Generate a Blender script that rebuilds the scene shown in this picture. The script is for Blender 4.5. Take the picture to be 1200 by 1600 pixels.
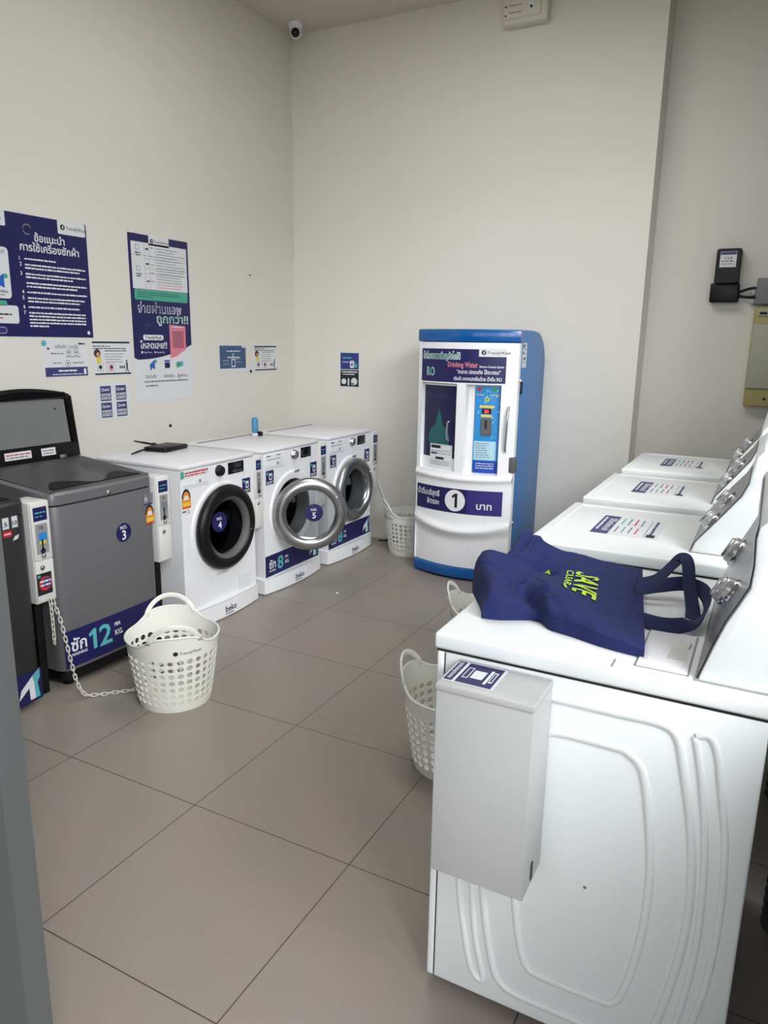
import bpy, bmesh, math, random
from mathutils import Vector, Matrix, Euler
random.seed(7)
PI = math.pi
sc = bpy.context.scene
for o in list(bpy.data.objects):
    bpy.data.objects.remove(o)

# ------------------------------------------------------------------ camera
cam_data = bpy.data.cameras.new('camera')
cam = bpy.data.objects.new('camera', cam_data)
sc.collection.objects.link(cam)
sc.camera = cam
cam_data.sensor_fit = 'VERTICAL'
cam_data.sensor_height = 36.0
cam_data.lens = 36.0 * 1145.64 / 1600.0
cam_data.clip_start = 0.02
YAW, PITCH, ROLL = -0.479689622, -0.227974231, 0.0162066496
_fwd = Vector((math.sin(YAW) * math.cos(PITCH), math.cos(YAW) * math.cos(PITCH), math.sin(PITCH)))
_right = Vector((math.cos(YAW), -math.sin(YAW), 0))
_up = _right.cross(_fwd)
_r2 = _right * math.cos(ROLL) + _up * math.sin(ROLL)
_u2 = -_right * math.sin(ROLL) + _up * math.cos(ROLL)
cam.matrix_world = Matrix(((_r2.x, _u2.x, -_fwd.x, 2.15509), (_r2.y, _u2.y, -_fwd.y, -1.04614),
                           (_r2.z, _u2.z, -_fwd.z, 1.52728), (0, 0, 0, 1)))

# ------------------------------------------------------------------ world / exposure
world = bpy.data.worlds.new('daylight')
sc.world = world
world.use_nodes = True
wn = world.node_tree.nodes
wl = world.node_tree.links
bg = wn['Background']
tc = wn.new('ShaderNodeTexCoord')
sep = wn.new('ShaderNodeSeparateXYZ')
ramp = wn.new('ShaderNodeValToRGB')
wl.new(tc.outputs['Generated'], sep.inputs[0])
wl.new(sep.outputs['Z'], ramp.inputs[0])
ramp.color_ramp.elements[0].position = 0.0
ramp.color_ramp.elements[0].color = (0.95, 0.97, 1.0, 1)
ramp.color_ramp.elements[1].position = 0.6
ramp.color_ramp.elements[1].color = (0.80, 0.90, 1.0, 1)
wl.new(ramp.outputs[0], bg.inputs[0])
bg.inputs[1].default_value = 0.15
sc.view_settings.view_transform = 'Standard'
sc.view_settings.look = 'None'
sc.view_settings.exposure = 0.17
sc.view_settings.gamma = 1.0
sc.view_settings.use_curve_mapping = False
sc.cycles.use_denoising = True
sc.cycles.max_bounces = 10
sc.cycles.diffuse_bounces = 6
sc.cycles.transparent_max_bounces = 16
sc.cycles.sample_clamp_indirect = 6.0


def portal(name, loc, sx, sz):
    d = bpy.data.lights.new(name, 'AREA')
    d.shape = 'RECTANGLE'
    d.size, d.size_y = sx, sz
    d.cycles.is_portal = True
    o = bpy.data.objects.new(name, d)
    o.location = loc
    o.rotation_euler = (PI / 2, 0, 0)      # light leaves along +y, into the shop
    sc.collection.objects.link(o)


portal('doorway_daylight', (1.72, -0.36, 1.5), 1.42, 3.0)
portal('shopfront_daylight', (-0.15, -0.36, 2.2), 2.2, 1.6)




def area_light(name, loc, aim, sx, sy, watts, colour):
    d = bpy.data.lights.new(name, 'AREA')
    d.shape = 'RECTANGLE'
    d.size, d.size_y = sx, sy
    d.energy = watts
    d.color = colour
    o = bpy.data.objects.new(name, d)
    o.location = loc
    o.rotation_euler = (Vector(aim) - Vector(loc)).to_track_quat('-Z', 'Y').to_euler()
    sc.collection.objects.link(o)


# open sky over the street: through the doorway, plus side light through an added window over the dryers
area_light('street_daylight', (1.2, -7.5, 2.7), (0.4, 2.0, 1.3), 5.0, 3.0, 95, (0.97, 0.985, 1.0))
area_light('street_daylight_right', (5.5, -5.5, 2.7), (0.6, 1.0, 1.0), 4.0, 3.0, 200, (0.97, 0.985, 1.0))
area_light('added_side_light', (6.5, -2.5, 5.0), (0.6, 1.5, 1.0), 4.0, 3.0, 620, (0.97, 0.985, 1.0))  # added light, enters by the made-up opening in the right wall
area_light('ceiling_lamp', (0.5, 2.0, 3.68), (0.5, 2.0, 0), 1.2, 1.2, 24, (1.0, 0.985, 0.96))
area_light('dryer_top_fill', (1.6, 1.4, 3.68), (1.6, 1.4, 0), 1.2, 0.5, 15, (0.985, 0.99, 1.0))  # added fill to brighten the dryer tops, no known fitting here


# ------------------------------------------------------------------ helpers
def lin(c):
    return tuple((x / 12.92 if x <= 0.04045 else ((x + 0.055) / 1.055) ** 2.4) for x in (v / 255.0 for v in c))


MATS = {}


def mat(name, rgb, rough=0.5, metal=0.0, var=0.03, scale=12.0, spec=0.5, emit=0.0, bump=0.0, coat=0.0, rv=0.02):
    if name in MATS:
        return MATS[name]
    m = bpy.data.materials.new(name)
    m.use_nodes = True
    nt = m.node_tree
    b = nt.nodes['Principled BSDF']
    b.inputs['Metallic'].default_value = metal
    b.inputs['Specular IOR Level'].default_value = spec
    b.inputs['Coat Weight'].default_value = coat
    col = lin(rgb)
    t = nt.nodes.new('ShaderNodeTexCoord')
    n = nt.nodes.new('ShaderNodeTexNoise')
    n.inputs['Scale'].default_value = scale
    n.inputs['Detail'].default_value = 4.0
    nt.links.new(t.outputs['Object'], n.inputs['Vector'])
    mx = nt.nodes.new('ShaderNodeMix')
    mx.data_type = 'RGBA'
    mx.inputs['A'].default_value = (*[x * (1 - var) for x in col], 1)
    mx.inputs['B'].default_value = (*[min(1, x * (1 + var)) for x in col], 1)
    nt.links.new(n.outputs['Fac'], mx.inputs['Factor'])
    nt.links.new(mx.outputs['Result'], b.inputs['Base Color'])
    mr = nt.nodes.new('ShaderNodeMapRange')
    mr.inputs['To Min'].default_value = max(0.02, rough - rv)
    mr.inputs['To Max'].default_value = min(1.0, rough + rv)
    nt.links.new(n.outputs['Fac'], mr.inputs['Value'])
    nt.links.new(mr.outputs['Result'], b.inputs['Roughness'])
    if emit:
        b.inputs['Emission Color'].default_value = (*col, 1)
        b.inputs['Emission Strength'].default_value = emit
    if bump:
        bp = nt.nodes.new('ShaderNodeBump')
        bp.inputs['Strength'].default_value = bump
        bp.inputs['Distance'].default_value = 0.002
        nt.links.new(n.outputs['Fac'], bp.inputs['Height'])
        nt.links.new(bp.outputs['Normal'], b.inputs['Normal'])
    MATS[name] = m
    return m


def glass(name, tint, gloss=0.12):
    if name in MATS:
        return MATS[name]
    m = bpy.data.materials.new(name)
    m.use_nodes = True
    nt = m.node_tree
    nt.nodes.remove(nt.nodes['Principled BSDF'])
    out = nt.nodes['Material Output']
    tr = nt.nodes.new('ShaderNodeBsdfTransparent')
    tr.inputs[0].default_value = (*tint, 1)
    gl = nt.nodes.new('ShaderNodeBsdfGlossy')
    gl.inputs['Roughness'].default_value = 0.03
    fr = nt.nodes.new('ShaderNodeLayerWeight')
    fr.inputs['Blend'].default_value = gloss
    ns = nt.nodes.new('ShaderNodeTexNoise')
    ns.inputs['Scale'].default_value = 4
    bp = nt.nodes.new('ShaderNodeBump')
    bp.inputs['Strength'].default_value = 0.02
    nt.links.new(ns.outputs['Fac'], bp.inputs['Height'])
    nt.links.new(bp.outputs['Normal'], gl.inputs['Normal'])
    mx = nt.nodes.new('ShaderNodeMixShader')
    nt.links.new(fr.outputs['Fresnel'], mx.inputs[0])
    nt.links.new(tr.outputs[0], mx.inputs[1])
    nt.links.new(gl.outputs[0], mx.inputs[2])
    nt.links.new(mx.outputs[0], out.inputs[0])
    MATS[name] = m
    return m


NAVY = mat('navy_print', (24, 24, 84), 0.42)
NAVY2 = mat('indigo_print', (52, 40, 118), 0.42)
WHITE = mat('white_print', (226, 227, 232), 0.5)
PAPER = mat('white_paper', (218, 220, 224), 0.6)
TEAL = mat('teal_print', (88, 178, 184), 0.45)
GREEN = mat('mint_print', (72, 168, 140), 0.45)
PINK = mat('pink_print', (216, 128, 148), 0.5)
RED = mat('red_print', (196, 40, 56), 0.45)
ORANGE = mat('orange_print', (232, 140, 40), 0.45)
YELLOW = mat('yellow_print', (232, 200, 70), 0.45)
BLACKP = mat('black_print', (26, 27, 32), 0.5)
GREYP = mat('grey_print', (120, 122, 130), 0.6)
LIME = mat('lime_print', (176, 206, 62), 0.6)
SKYP = mat('sky_blue_print', (40, 140, 205), 0.4)
ENAMEL = mat('white_enamel', (238, 239, 242), 0.28, var=0.015)
ENAMEL2 = mat('white_plastic', (230, 231, 234), 0.4, var=0.015)
DRYER = mat('dryer_enamel', (236, 240, 240), 0.30, var=0.012)
GAP = mat('shadow_gap', (30, 30, 32), 0.8)
GREYB = mat('silver_grey_steel', (112, 112, 115), 0.42, metal=0.25, var=0.03)
DARKB = mat('charcoal_steel', (50, 50, 52), 0.38, metal=0.2, var=0.04)
BLACK = mat('black_plastic', (16, 16, 18), 0.4, spec=0.3)
BLACKG = mat('black_gloss', (10, 10, 12), 0.12)
RUBBER = mat('grey_rubber', (92, 92, 94), 0.6)
CHROME = mat('chrome', (205, 205, 208), 0.16, metal=1.0, var=0.02)
STEEL = mat('brushed_steel', (165, 165, 166), 0.34, metal=1.0, var=0.05, scale=40)
KNOB = mat('silver_knob_plastic', (198, 198, 198), 0.3, metal=0.4)
DRUM = mat('drum_steel', (118, 118, 120), 0.35, metal=1.0, var=0.08, scale=60)
BASKET = mat('basket_plastic', (232, 232, 224), 0.45, var=0.015)
BAGM = mat('navy_nonwoven_cloth', (20, 30, 86), 0.85, var=0.10, scale=60, bump=0.3)
RIBBON = mat('navy_webbing', (26, 32, 76), 0.8, var=0.1, scale=120)
BLUE1 = mat('deep_blue_plastic', (2, 86, 156), 0.22, coat=0.3)
BLUE2 = mat('blue_painted_panel', (62, 118, 178), 0.4)
COINB = mat('coin_box_steel', (222, 222, 218), 0.4)
PAYB = mat('payment_box_acrylic', (184, 184, 184), 0.35)


class Frame:
    """a flat (or bent) drawing surface: u, v, n -> a point"""
    def __init__(s, o, u, v, bend=None):
        s.o, s.u, s.v = Vector(o), Vector(u), Vector(v)
        s.n = s.u.cross(s.v).normalized()
        s.bend = bend

    def __call__(s, a, b, c=0.0):
        if s.bend:
            return s.bend(a, b, c)
        return s.o + s.u * a + s.v * b + s.n * c


_text_cache = {}


def text_mesh(body, bold):
    k = (body, bold)
    if k not in _text_cache:
        c = bpy.data.curves.new('lettering', 'FONT')
        c.body = body
        c.resolution_u = 2
        c.offset = 0.018 if bold else 0.0
        o = bpy.data.objects.new('lettering', c)
        me = o.to_mesh()
        vs = [(v.co.x, v.co.y) for v in me.vertices]
        fs = [tuple(p.vertices) for p in me.polygons]
        o.to_mesh_clear()
        bpy.data.objects.remove(o)
        bpy.data.curves.remove(c)
        # keep faces turned towards +n
        out = []
        for f in fs:
            a = sum(vs[f[i]][0] * vs[f[(i + 1) % len(f)]][1] - vs[f[(i + 1) % len(f)]][0] * vs[f[i]][1] for i in range(len(f)))
            out.append(f if a > 0 else tuple(reversed(f)))
        x0 = min((v[0] for v in vs), default=0)
        x1 = max((v[0] for v in vs), default=0)
        y0 = min((v[1] for v in vs), default=0)
        y1 = max((v[1] for v in vs), default=0)
        _text_cache[k] = (vs, out, (x0, y0, x1, y1))
    return _text_cache[k]


class MB:
    def __init__(s):
        s.v, s.f, s.mi, s.mats, s.sm = [], [], [], [], []

    def _m(s, m):
        if m not in s.mats:
            s.mats.append(m)
        return s.mats.index(m)

    def add(s, vs, fs, m, smooth=False, M=None):
        b = len(s.v)
        s.v += [tuple(M @ Vector(p)) if M else tuple(p) for p in vs]
        i = s._m(m)
        for f in fs:
            s.f.append(tuple(b + k for k in f))
            s.mi.append(i)
            s.sm.append(smooth)
        return s

    def bm(s, bm_, m, smooth=False, M=None):
        bm_.verts.index_update()
        s.add([v.co[:] for v in bm_.verts], [[v.index for v in f.verts] for f in bm_.faces], m, smooth, M)
        bm_.free()
        return s

    def box(s, x0, x1, y0, y1, z0, z1, m, bev=0.0, seg=2, M=None):
        b = bmesh.new()
        bmesh.ops.create_cube(b, size=1.0)
        for v in b.verts:
            v.co = Vector(((x0 + x1) / 2 + v.co.x * (x1 - x0), (y0 + y1) / 2 + v.co.y * (y1 - y0), (z0 + z1) / 2 + v.co.z * (z1 - z0)))
        if bev:
            bmesh.ops.bevel(b, geom=list(b.edges), offset=bev, segments=seg, affect='EDGES', profile=0.5)
        return s.bm(b, m, bev > 0 and seg > 1, M)

    def prism(s, outline, to3, d0, d1, m, bev=0.0, smooth=False, seg=2):
        """outline in 2D, to3(a, b, d) -> point"""
        n = len(outline)
        b = bmesh.new()
        lo = [b.verts.new(to3(p[0], p[1], d0)) for p in outline]
        hi = [b.verts.new(to3(p[0], p[1], d1)) for p in outline]
        fl = b.faces.new(list(reversed(lo)))
        fh = b.faces.new(hi)
        for i in range(n):
            b.faces.new((lo[i], lo[(i + 1) % n], hi[(i + 1) % n], hi[i]))
        bmesh.ops.recalc_face_normals(b, faces=list(b.faces))
        if bev:
            es = list(fl.edges) + list(fh.edges)
            bmesh.ops.bevel(b, geom=es, offset=bev, segments=seg, affect='EDGES', profile=0.5)
        return s.bm(b, m, smooth)

    def lathe(s, prof, o, axis, m, n=32, smooth=True, a0=0.0, a1=2 * PI, cap=False):
        """prof: list of (radius, height along axis)"""
        ax = Vector(axis).normalized()
        h = Vector((0, 0, 1)) if abs(ax.z) < 0.9 else Vector((1, 0, 0))
        e1 = ax.cross(h).normalized()
        e2 = ax.cross(e1)
        full = abs(a1 - a0 - 2 * PI) < 1e-6
        k = n if full else n + 1
        vs = []
        for r, z in prof:
            for i in range(k):
                a = a0 + (a1 - a0) * i / n
                vs.append(Vector(o) + ax * z + (e1 * math.cos(a) + e2 * math.sin(a)) * r)
        fs = []
        for j in range(len(prof) - 1):
            for i in range(n if full else k - 1):
                i2 = (i + 1) % k
                fs.append((j * k + i, j * k + i2, (j + 1) * k + i2, (j + 1) * k + i))
        if cap:
            fs.append(tuple(range(k)))
            fs.append(tuple(reversed(range((len(prof) - 1) * k, len(prof) * k))))
        return s.add(vs, fs, m, smooth)

    def tube(s, pts, r, m, n=10, closed=False, smooth=True, flat=None, up=None):
        """round (or flat = (w, t)) sweep along pts"""
        P = [Vector(p) for p in pts]
        N = len(P)
        vs, fs = [], []
        prev = None
        for i in range(N):
            if closed:
                d = P[(i + 1) % N] - P[(i - 1) % N]
            else:
                d = P[min(i + 1, N - 1)] - P[max(i - 1, 0)]
            d.normalize()
            if up is not None:
                u = Vector(up(i) if callable(up) else up)
                a = (u - d * u.dot(d)).normalized()
            elif prev is None:
                h = Vector((0, 0, 1)) if abs(d.z) < 0.9 else Vector((1, 0, 0))
                a = d.cross(h).normalized()
            else:
                a = (prev - d * prev.dot(d)).normalized()
            prev = a
            bb = d.cross(a)
            rr = r[i] if isinstance(r, (list, tuple)) else r
            for k in range(n):
                t = 2 * PI * k / n
                if flat:
                    ca, sa = math.cos(t), math.sin(t)
                    sx = math.copysign(abs(ca) ** 0.5, ca) * flat[0] / 2
                    sy = math.copysign(abs(sa) ** 0.5, sa) * flat[1] / 2
                    vs.append(P[i] + bb * sx + a * sy)
                else:
                    vs.append(P[i] + (a * math.cos(t) + bb * math.sin(t)) * rr)
        for i in range(N if closed else N - 1):
            j = (i + 1) % N
            for k in range(n):
                k2 = (k + 1) % n
                fs.append((i * n + k, j * n + k, j * n + k2, i * n + k2))
        if not closed:
            fs.append(tuple(range(n)))
            fs.append(tuple(reversed(range((N - 1) * n, N * n))))
        b = bmesh.new()
        bv = [b.verts.new(v) for v in vs]
        for f in fs:
            b.faces.new([bv[q] for q in f])
        bmesh.ops.recalc_face_normals(b, faces=list(b.faces))
        return s.bm(b, m, smooth)

    def grid(s, fn, us, vs_, m, smooth=True, flip=False, skip=None):
        nu, nv = len(us), len(vs_)
        pts = [fn(u, v) for v in vs_ for u in us]
        fs = []
        for j in range(nv - 1):
            for i in range(nu - 1):
                if skip and skip((us[i] + us[i + 1]) / 2, (vs_[j] + vs_[j + 1]) / 2):
                    continue
                q = (j * nu + i, j * nu + i + 1, (j + 1) * nu + i + 1, (j + 1) * nu + i)
                fs.append(tuple(reversed(q)) if flip else q)
        return s.add(pts, fs, m, smooth)

    # ---- printing on a Frame
    def rect(s, F, x0, y0, x1, y1, m, lay=1, r=0.0):
        c = lay * 0.0004
        if r > 0:
            pts = []
            for cx, cy, a in ((x1 - r, y0 + r, -PI / 2), (x1 - r, y1 - r, 0), (x0 + r, y1 - r, PI / 2), (x0 + r, y0 + r, PI)):
                for k in range(5):
                    t = a + PI / 2 * k / 4
                    pts.append((cx + r * math.cos(t), cy + r * math.sin(t)))
            return s.poly(F, pts, m, lay)
        n = max(1, int(abs(x1 - x0) / 0.03)) if F.bend else 1
        for i in range(n):
            a, b = x0 + (x1 - x0) * i / n, x0 + (x1 - x0) * (i + 1) / n
            s.add([F(a, y0, c), F(b, y0, c), F(b, y1, c), F(a, y1, c)], [(0, 1, 2, 3)], m)
        return s

    def poly(s, F, pts, m, lay=1):
        c = lay * 0.0004
        if F.bend:
            b2 = bmesh.new()
            b2.faces.new([b2.verts.new((p[0], p[1], 0)) for p in pts])
            bmesh.ops.triangulate(b2, faces=list(b2.faces))
            for _ in range(3):
                es = [e for e in b2.edges if e.calc_length() > 0.02]
                if not es:
                    break
                bmesh.ops.subdivide_edges(b2, edges=es, cuts=1)
                bmesh.ops.triangulate(b2, faces=[f for f in b2.faces if len(f.verts) > 3])
            bmesh.ops.recalc_face_normals(b2, faces=list(b2.faces))
            b2.verts.index_update()
            s.add([F(v.co.x, v.co.y, c) for v in b2.verts], [[v.index for v in f.verts] for f in b2.faces], m)
            b2.free()
            return s
        return s.add([F(p[0], p[1], c) for p in pts], [tuple(range(len(pts)))], m)

    def disc(s, F, x, y, r, m, lay=1, n=28, ry=None):
        return s.poly(F, [(x + r * math.cos(2 * PI * k / n), y + (ry or r) * math.sin(2 * PI * k / n)) for k in range(n)], m, lay)

    def text(s, F, body, x, y, size, m, lay=2, align='l', bold=True, width=None):
        vs, fs, bb = text_mesh(body, bold)
        k = size
        kx = k
        if width:
            kx = width / max(1e-6, bb[2] - bb[0])
        w = (bb[2] - bb[0]) * kx
        ox = x - bb[0] * kx - (w / 2 if align == 'c' else w if align == 'r' else 0)
        c = lay * 0.0004
        return s.add([F(ox + p[0] * kx, y + p[1] * k, c) for p in vs], fs, m)

    def one(s, F, x, y, h, m, lay=2):
        """the figure 1 with its flag, left edge at x"""
        k = h
        return s.poly(F, [(x, y + 0.80 * k), (x + 0.27 * k, y + k), (x + 0.43 * k, y + k), (x + 0.43 * k, y), (x + 0.23 * k, y), (x + 0.23 * k, y + 0.76 * k), (x + 0.06 * k, y + 0.64 * k)], m, lay)

    def lines(s, F, x0, y, x1, h, m, lay=2, fill=0.9):
        """one row of print too small to read"""
        x = x0
        end = x0 + (x1 - x0) * fill
        while x < end:
            w = min(end - x, random.uniform(0.010, 0.034))
            s.rect(F, x, y, x + w, y + h * random.uniform(0.8, 1.0), m, lay)
            x += w + random.uniform(0.002, 0.005)
        return s

    def build(s, name, parent=None, smooth_angle=None, kind=None):
        me = bpy.data.meshes.new(name)
        me.from_pydata(s.v, [], s.f)
        for m in s.mats:
            me.materials.append(m)
        me.polygons.foreach_set('material_index', s.mi)
        me.polygons.foreach_set('use_smooth', s.sm)
        if smooth_angle is not None:
            me.polygons.foreach_set('use_smooth', [True] * len(s.f))
            me.update()
            try:
                me.set_sharp_from_angle(angle=smooth_angle)
            except Exception:
                pass
        me.update()
        o = bpy.data.objects.new(name, me)
        sc.collection.objects.link(o)
        if parent:
            o.parent = parent
        if kind:
            o['kind'] = kind
        return o


def thing(name, label, cat, loc=(0, 0, 0), rz=0.0, group=None):
    o = bpy.data.objects.new(name, None)
    o.empty_display_size = 0.1
    sc.collection.objects.link(o)
    o.location = loc
    o.rotation_euler = (0, 0, rz)
    o['label'] = label
    o['category'] = cat
    if group:
        o['group'] = group
    return o


def tag(o, label, cat, group=None):
    o['label'] = label
    o['category'] = cat
    if group:
        o['group'] = group
    return o


def rounded(x0, y0, x1, y1, r, n=5):
    pts = []
    for cx, cy, a in ((x1 - r, y0 + r, -PI / 2), (x1 - r, y1 - r, 0), (x0 + r, y1 - r, PI / 2), (x0 + r, y0 + r, PI)):
        for k in range(n):
            t = a + PI / 2 * k / (n - 1)
            pts.append((cx + r * math.cos(t), cy + r * math.sin(t)))
    return pts


def spline(pts, n=8):
    """Catmull-Rom through pts"""
    P = [Vector(p) for p in pts]
    out = []
    for i in range(len(P) - 1):
        p0, p1, p2, p3 = P[max(0, i - 1)], P[i], P[i + 1], P[min(len(P) - 1, i + 2)]
        for k in range(n):
            t = k / n
            out.append(0.5 * ((2 * p1) + (p2 - p0) * t + (2 * p0 - 5 * p1 + 4 * p2 - p3) * t * t + (3 * p1 - p0 - 3 * p2 + p3) * t ** 3))
    out.append(P[-1])
    return out


def t_logo(b, F, x, y, h, lay=2):
    """white and teal stroke mark, h tall, lower right corner at x, y"""
    k = h
    b.poly(F, [(x - 0.92 * k, y + 0.14 * k), (x - 0.80 * k, y + 0.50 * k), (x - 0.32 * k, y + 0.86 * k), (x - 0.26 * k, y + 0.60 * k),
               (x - 0.24 * k, y), (x - 0.46 * k, y), (x - 0.48 * k, y + 0.46 * k)], WHITE, lay)
    b.poly(F, [(x - 0.24 * k, y), (x - 0.26 * k, y + 0.60 * k), (x - 0.33 * k, y + 0.86 * k), (x, y + 1.06 * k), (x, y + 0.72 * k),
               (x - 0.12 * k, y + 0.56 * k), (x - 0.05 * k, y)], TEAL, lay)
    return b


def brand_mark(b, F, x, y, h, dark=BLACKP, lay=3):
    """round badge with a small stroke, followed by the shop name"""
    b.disc(F, x + h * 0.5, y + h * 0.5, h * 0.55, dark, lay)
    b.poly(F, [(x + 0.2 * h, y + 0.5 * h), (x + 0.75 * h, y + 0.85 * h), (x + 0.62 * h, y + 0.15 * h), (x + 0.45 * h, y + 0.15 * h), (x + 0.45 * h, y + 0.55 * h)], WHITE, lay + 1)
    b.text(F, 'TrendyWash', x + h * 1.25, y + 0.14 * h, h * 1.0, dark, lay, bold=False)
    return b


# ------------------------------------------------------------------ the room
XL, YB, YB2, XR, ZC, YF = -1.28, 3.96, 4.20, 2.46, 3.70, -0.36


def wall_mat(name, rgb, rgb2=None):
    m = bpy.data.materials.new(name)
    m.use_nodes = True
    nt = m.node_tree
    b = nt.nodes['Principled BSDF']
    b.inputs['Roughness'].default_value = 0.55
    t = nt.nodes.new('ShaderNodeTexCoord')
    n = nt.nodes.new('ShaderNodeTexNoise')
    n.inputs['Scale'].default_value = 1.3
    n.inputs['Detail'].default_value = 6
    nt.links.new(t.outputs['Object'], n.inputs['Vector'])
    mx = nt.nodes.new('ShaderNodeMix')
    mx.data_type = 'RGBA'
    c = lin(rgb)
    mx.inputs['A'].default_value = (*[x * 0.97 for x in c], 1)
    mx.inputs['B'].default_value = (*[min(1, x * 1.03) for x in c], 1)
    nt.links.new(n.outputs['Fac'], mx.inputs['Factor'])
    nt.links.new(mx.outputs['Result'], b.inputs['Base Color'])
    n2 = nt.nodes.new('ShaderNodeTexNoise')
    n2.inputs['Scale'].default_value = 160
    nt.links.new(t.outputs['Object'], n2.inputs['Vector'])
    bp = nt.nodes.new('ShaderNodeBump')
    bp.inputs['Strength'].default_value = 0.06
    bp.inputs['Distance'].default_value = 0.002
    nt.links.new(n2.outputs['Fac'], bp.inputs['Height'])
    nt.links.new(bp.outputs['Normal'], b.inputs['Normal'])
    return m


WALL = wall_mat('cream_wall_paint', (222, 219, 211))
WALLR = wall_mat('grey_render', (120, 121, 118))
CEIL = wall_mat('ceiling_paint', (205, 198, 180))
FRONTM = mat('grey_aluminium', (92, 94, 94), 0.5, metal=0.2)

fm = bpy.data.materials.new('grey_floor_tiles')
fm.use_nodes = True
nt = fm.node_tree
b = nt.nodes['Principled BSDF']
t = nt.nodes.new('ShaderNodeTexCoord')
br = nt.nodes.new('ShaderNodeTexBrick')
br.offset = 0.0
br.inputs['Scale'].default_value = 1.0
br.inputs['Brick Width'].default_value = 0.6
br.inputs['Row Height'].default_value = 0.6
br.inputs['Mortar Size'].default_value = 0.0017
br.inputs['Mortar Smooth'].default_value = 0.1
br.inputs['Bias'].default_value = 0.0
br.inputs['Color1'].default_value = (*lin((150, 141, 133)), 1)
br.inputs['Color2'].default_value = (*lin((147, 139, 131)), 1)
br.inputs['Mortar'].default_value = (*lin((70, 59, 52)), 1)
nt.links.new(t.outputs['Object'], br.inputs['Vector'])
ns = nt.nodes.new('ShaderNodeTexNoise')
ns.inputs['Scale'].default_value = 3.0
ns.inputs['Detail'].default_value = 8
nt.links.new(t.outputs['Object'], ns.inputs['Vector'])
mx = nt.nodes.new('ShaderNodeMix')
mx.data_type = 'RGBA'
mx.blend_type = 'MULTIPLY'
mx.inputs['Factor'].default_value = 0.12
nt.links.new(br.outputs['Color'], mx.inputs['A'])
nt.links.new(ns.outputs['Color'], mx.inputs['B'])
nt.links.new(mx.outputs['Result'], b.inputs['Base Color'])
mr = nt.nodes.new('ShaderNodeMapRange')
mr.inputs['To Min'].default_value = 0.30
mr.inputs['To Max'].default_value = 0.42
nt.links.new(ns.outputs['Fac'], mr.inputs['Value'])
nt.links.new(mr.outputs['Result'], b.inputs['Roughness'])
MB().box(XL - 0.1, XR + 0.1, -0.45, YB2 + 0.1, -0.1, 0.0, fm).build('floor', kind='structure')

MB().box(XL - 0.1, XL, -0.45, YB2 + 0.1, 0, ZC, WALL).build('wall_left', kind='structure')
# the back wall steps back behind the dryers: a column-like end at x = 1.365
wb = MB()
wb.box(XL, 1.365, YB, YB2 + 0.1, 0, ZC, WALL)
wb.box(1.365, XR, YB2, YB2 + 0.1, 0, ZC, WALL)
wb.build('wall_back', kind='structure')
wr = MB()
wr.box(XR, XR + 0.1, 2.40, YB2 + 0.1, 0, ZC, WALLR)
wr.box(XR, XR + 0.1, -0.45, 2.40, 0, 1.05, WALLR)
wr.box(XR, XR + 0.1, -0.45, 2.40, 3.0, ZC, WALLR)
wr.box(XR, XR + 0.1, -0.45, -0.36, 1.05, 3.0, WALLR)
wr.build('wall_right', kind='structure')
# unseen side window, added to let light in over the dryers
wn_ = MB()
for yy in (-0.34, 0.56, 1.46, 2.36):
    wn_.box(XR + 0.02, XR + 0.07, yy - 0.02, yy + 0.04, 1.05, 3.0, mat('grey_aluminium', (92, 94, 94), 0.5, metal=0.2))
for zz in (1.05, 2.96):
    wn_.box(XR + 0.02, XR + 0.07, -0.36, 2.40, zz, zz + 0.04, mat('grey_aluminium', (92, 94, 94), 0.5, metal=0.2))
wn_.build('added_side_window', kind='structure')
MB().box(XL - 0.1, XR + 0.1, -0.45, YB2 + 0.1, ZC, ZC + 0.1, CEIL).build('ceiling', kind='structure')
wf = MB()
wf.box(XL, 1.07, YF, YF + 0.05, 0, 1.4, FRONTM)
wf.box(0.98, 1.07, YF, YF + 0.05, 1.4, 3.0, FRONTM)
wf.box(XL, -1.20, YF, YF + 0.05, 1.4, 3.0, FRONTM)
wf.box(XL, XR, YF, YF + 0.05, 3.0, ZC, WALL)
wf.build('wall_front', kind='structure')
# pavement outside the shop
MB().box(-6, 8, -9, -0.46, -0.12, -0.02, mat('pavement_concrete', (150, 148, 142), 0.8, var=0.1, scale=3)).build('pavement', kind='structure')
# white pipe running along the foot of the back wall
MB().tube([(-0.42, 3.93, 0.018), (1.3, 3.93, 0.018)], 0.016, ENAMEL2).build('trim_back', kind='structure')


# ------------------------------------------------------------------ posters and notices on the left wall
def wall_sheet(name, y0, z0, w, h, label, cat, draw, base=PAPER, wall='left', group=None):
    b = MB()
    if wall == 'left':
        o = (XL + 0.0012, y0, z0)
        F = Frame((0, 0, 0), (0, 1, 0), (0, 0, 1))
        b.box(-0.0011, 0.0, 0, w, 0, h, base)
    else:
        o = (y0, YB - 0.0012, z0)
        F = Frame((0, 0, 0), (1, 0, 0), (0, 0, 1))
        b.box(0, w, 0.0, 0.0011, 0, h, base)
    draw(b, F, w, h)
    ob = b.build(name)
    ob.location = o
    return tag(ob, label, cat, group)


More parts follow.
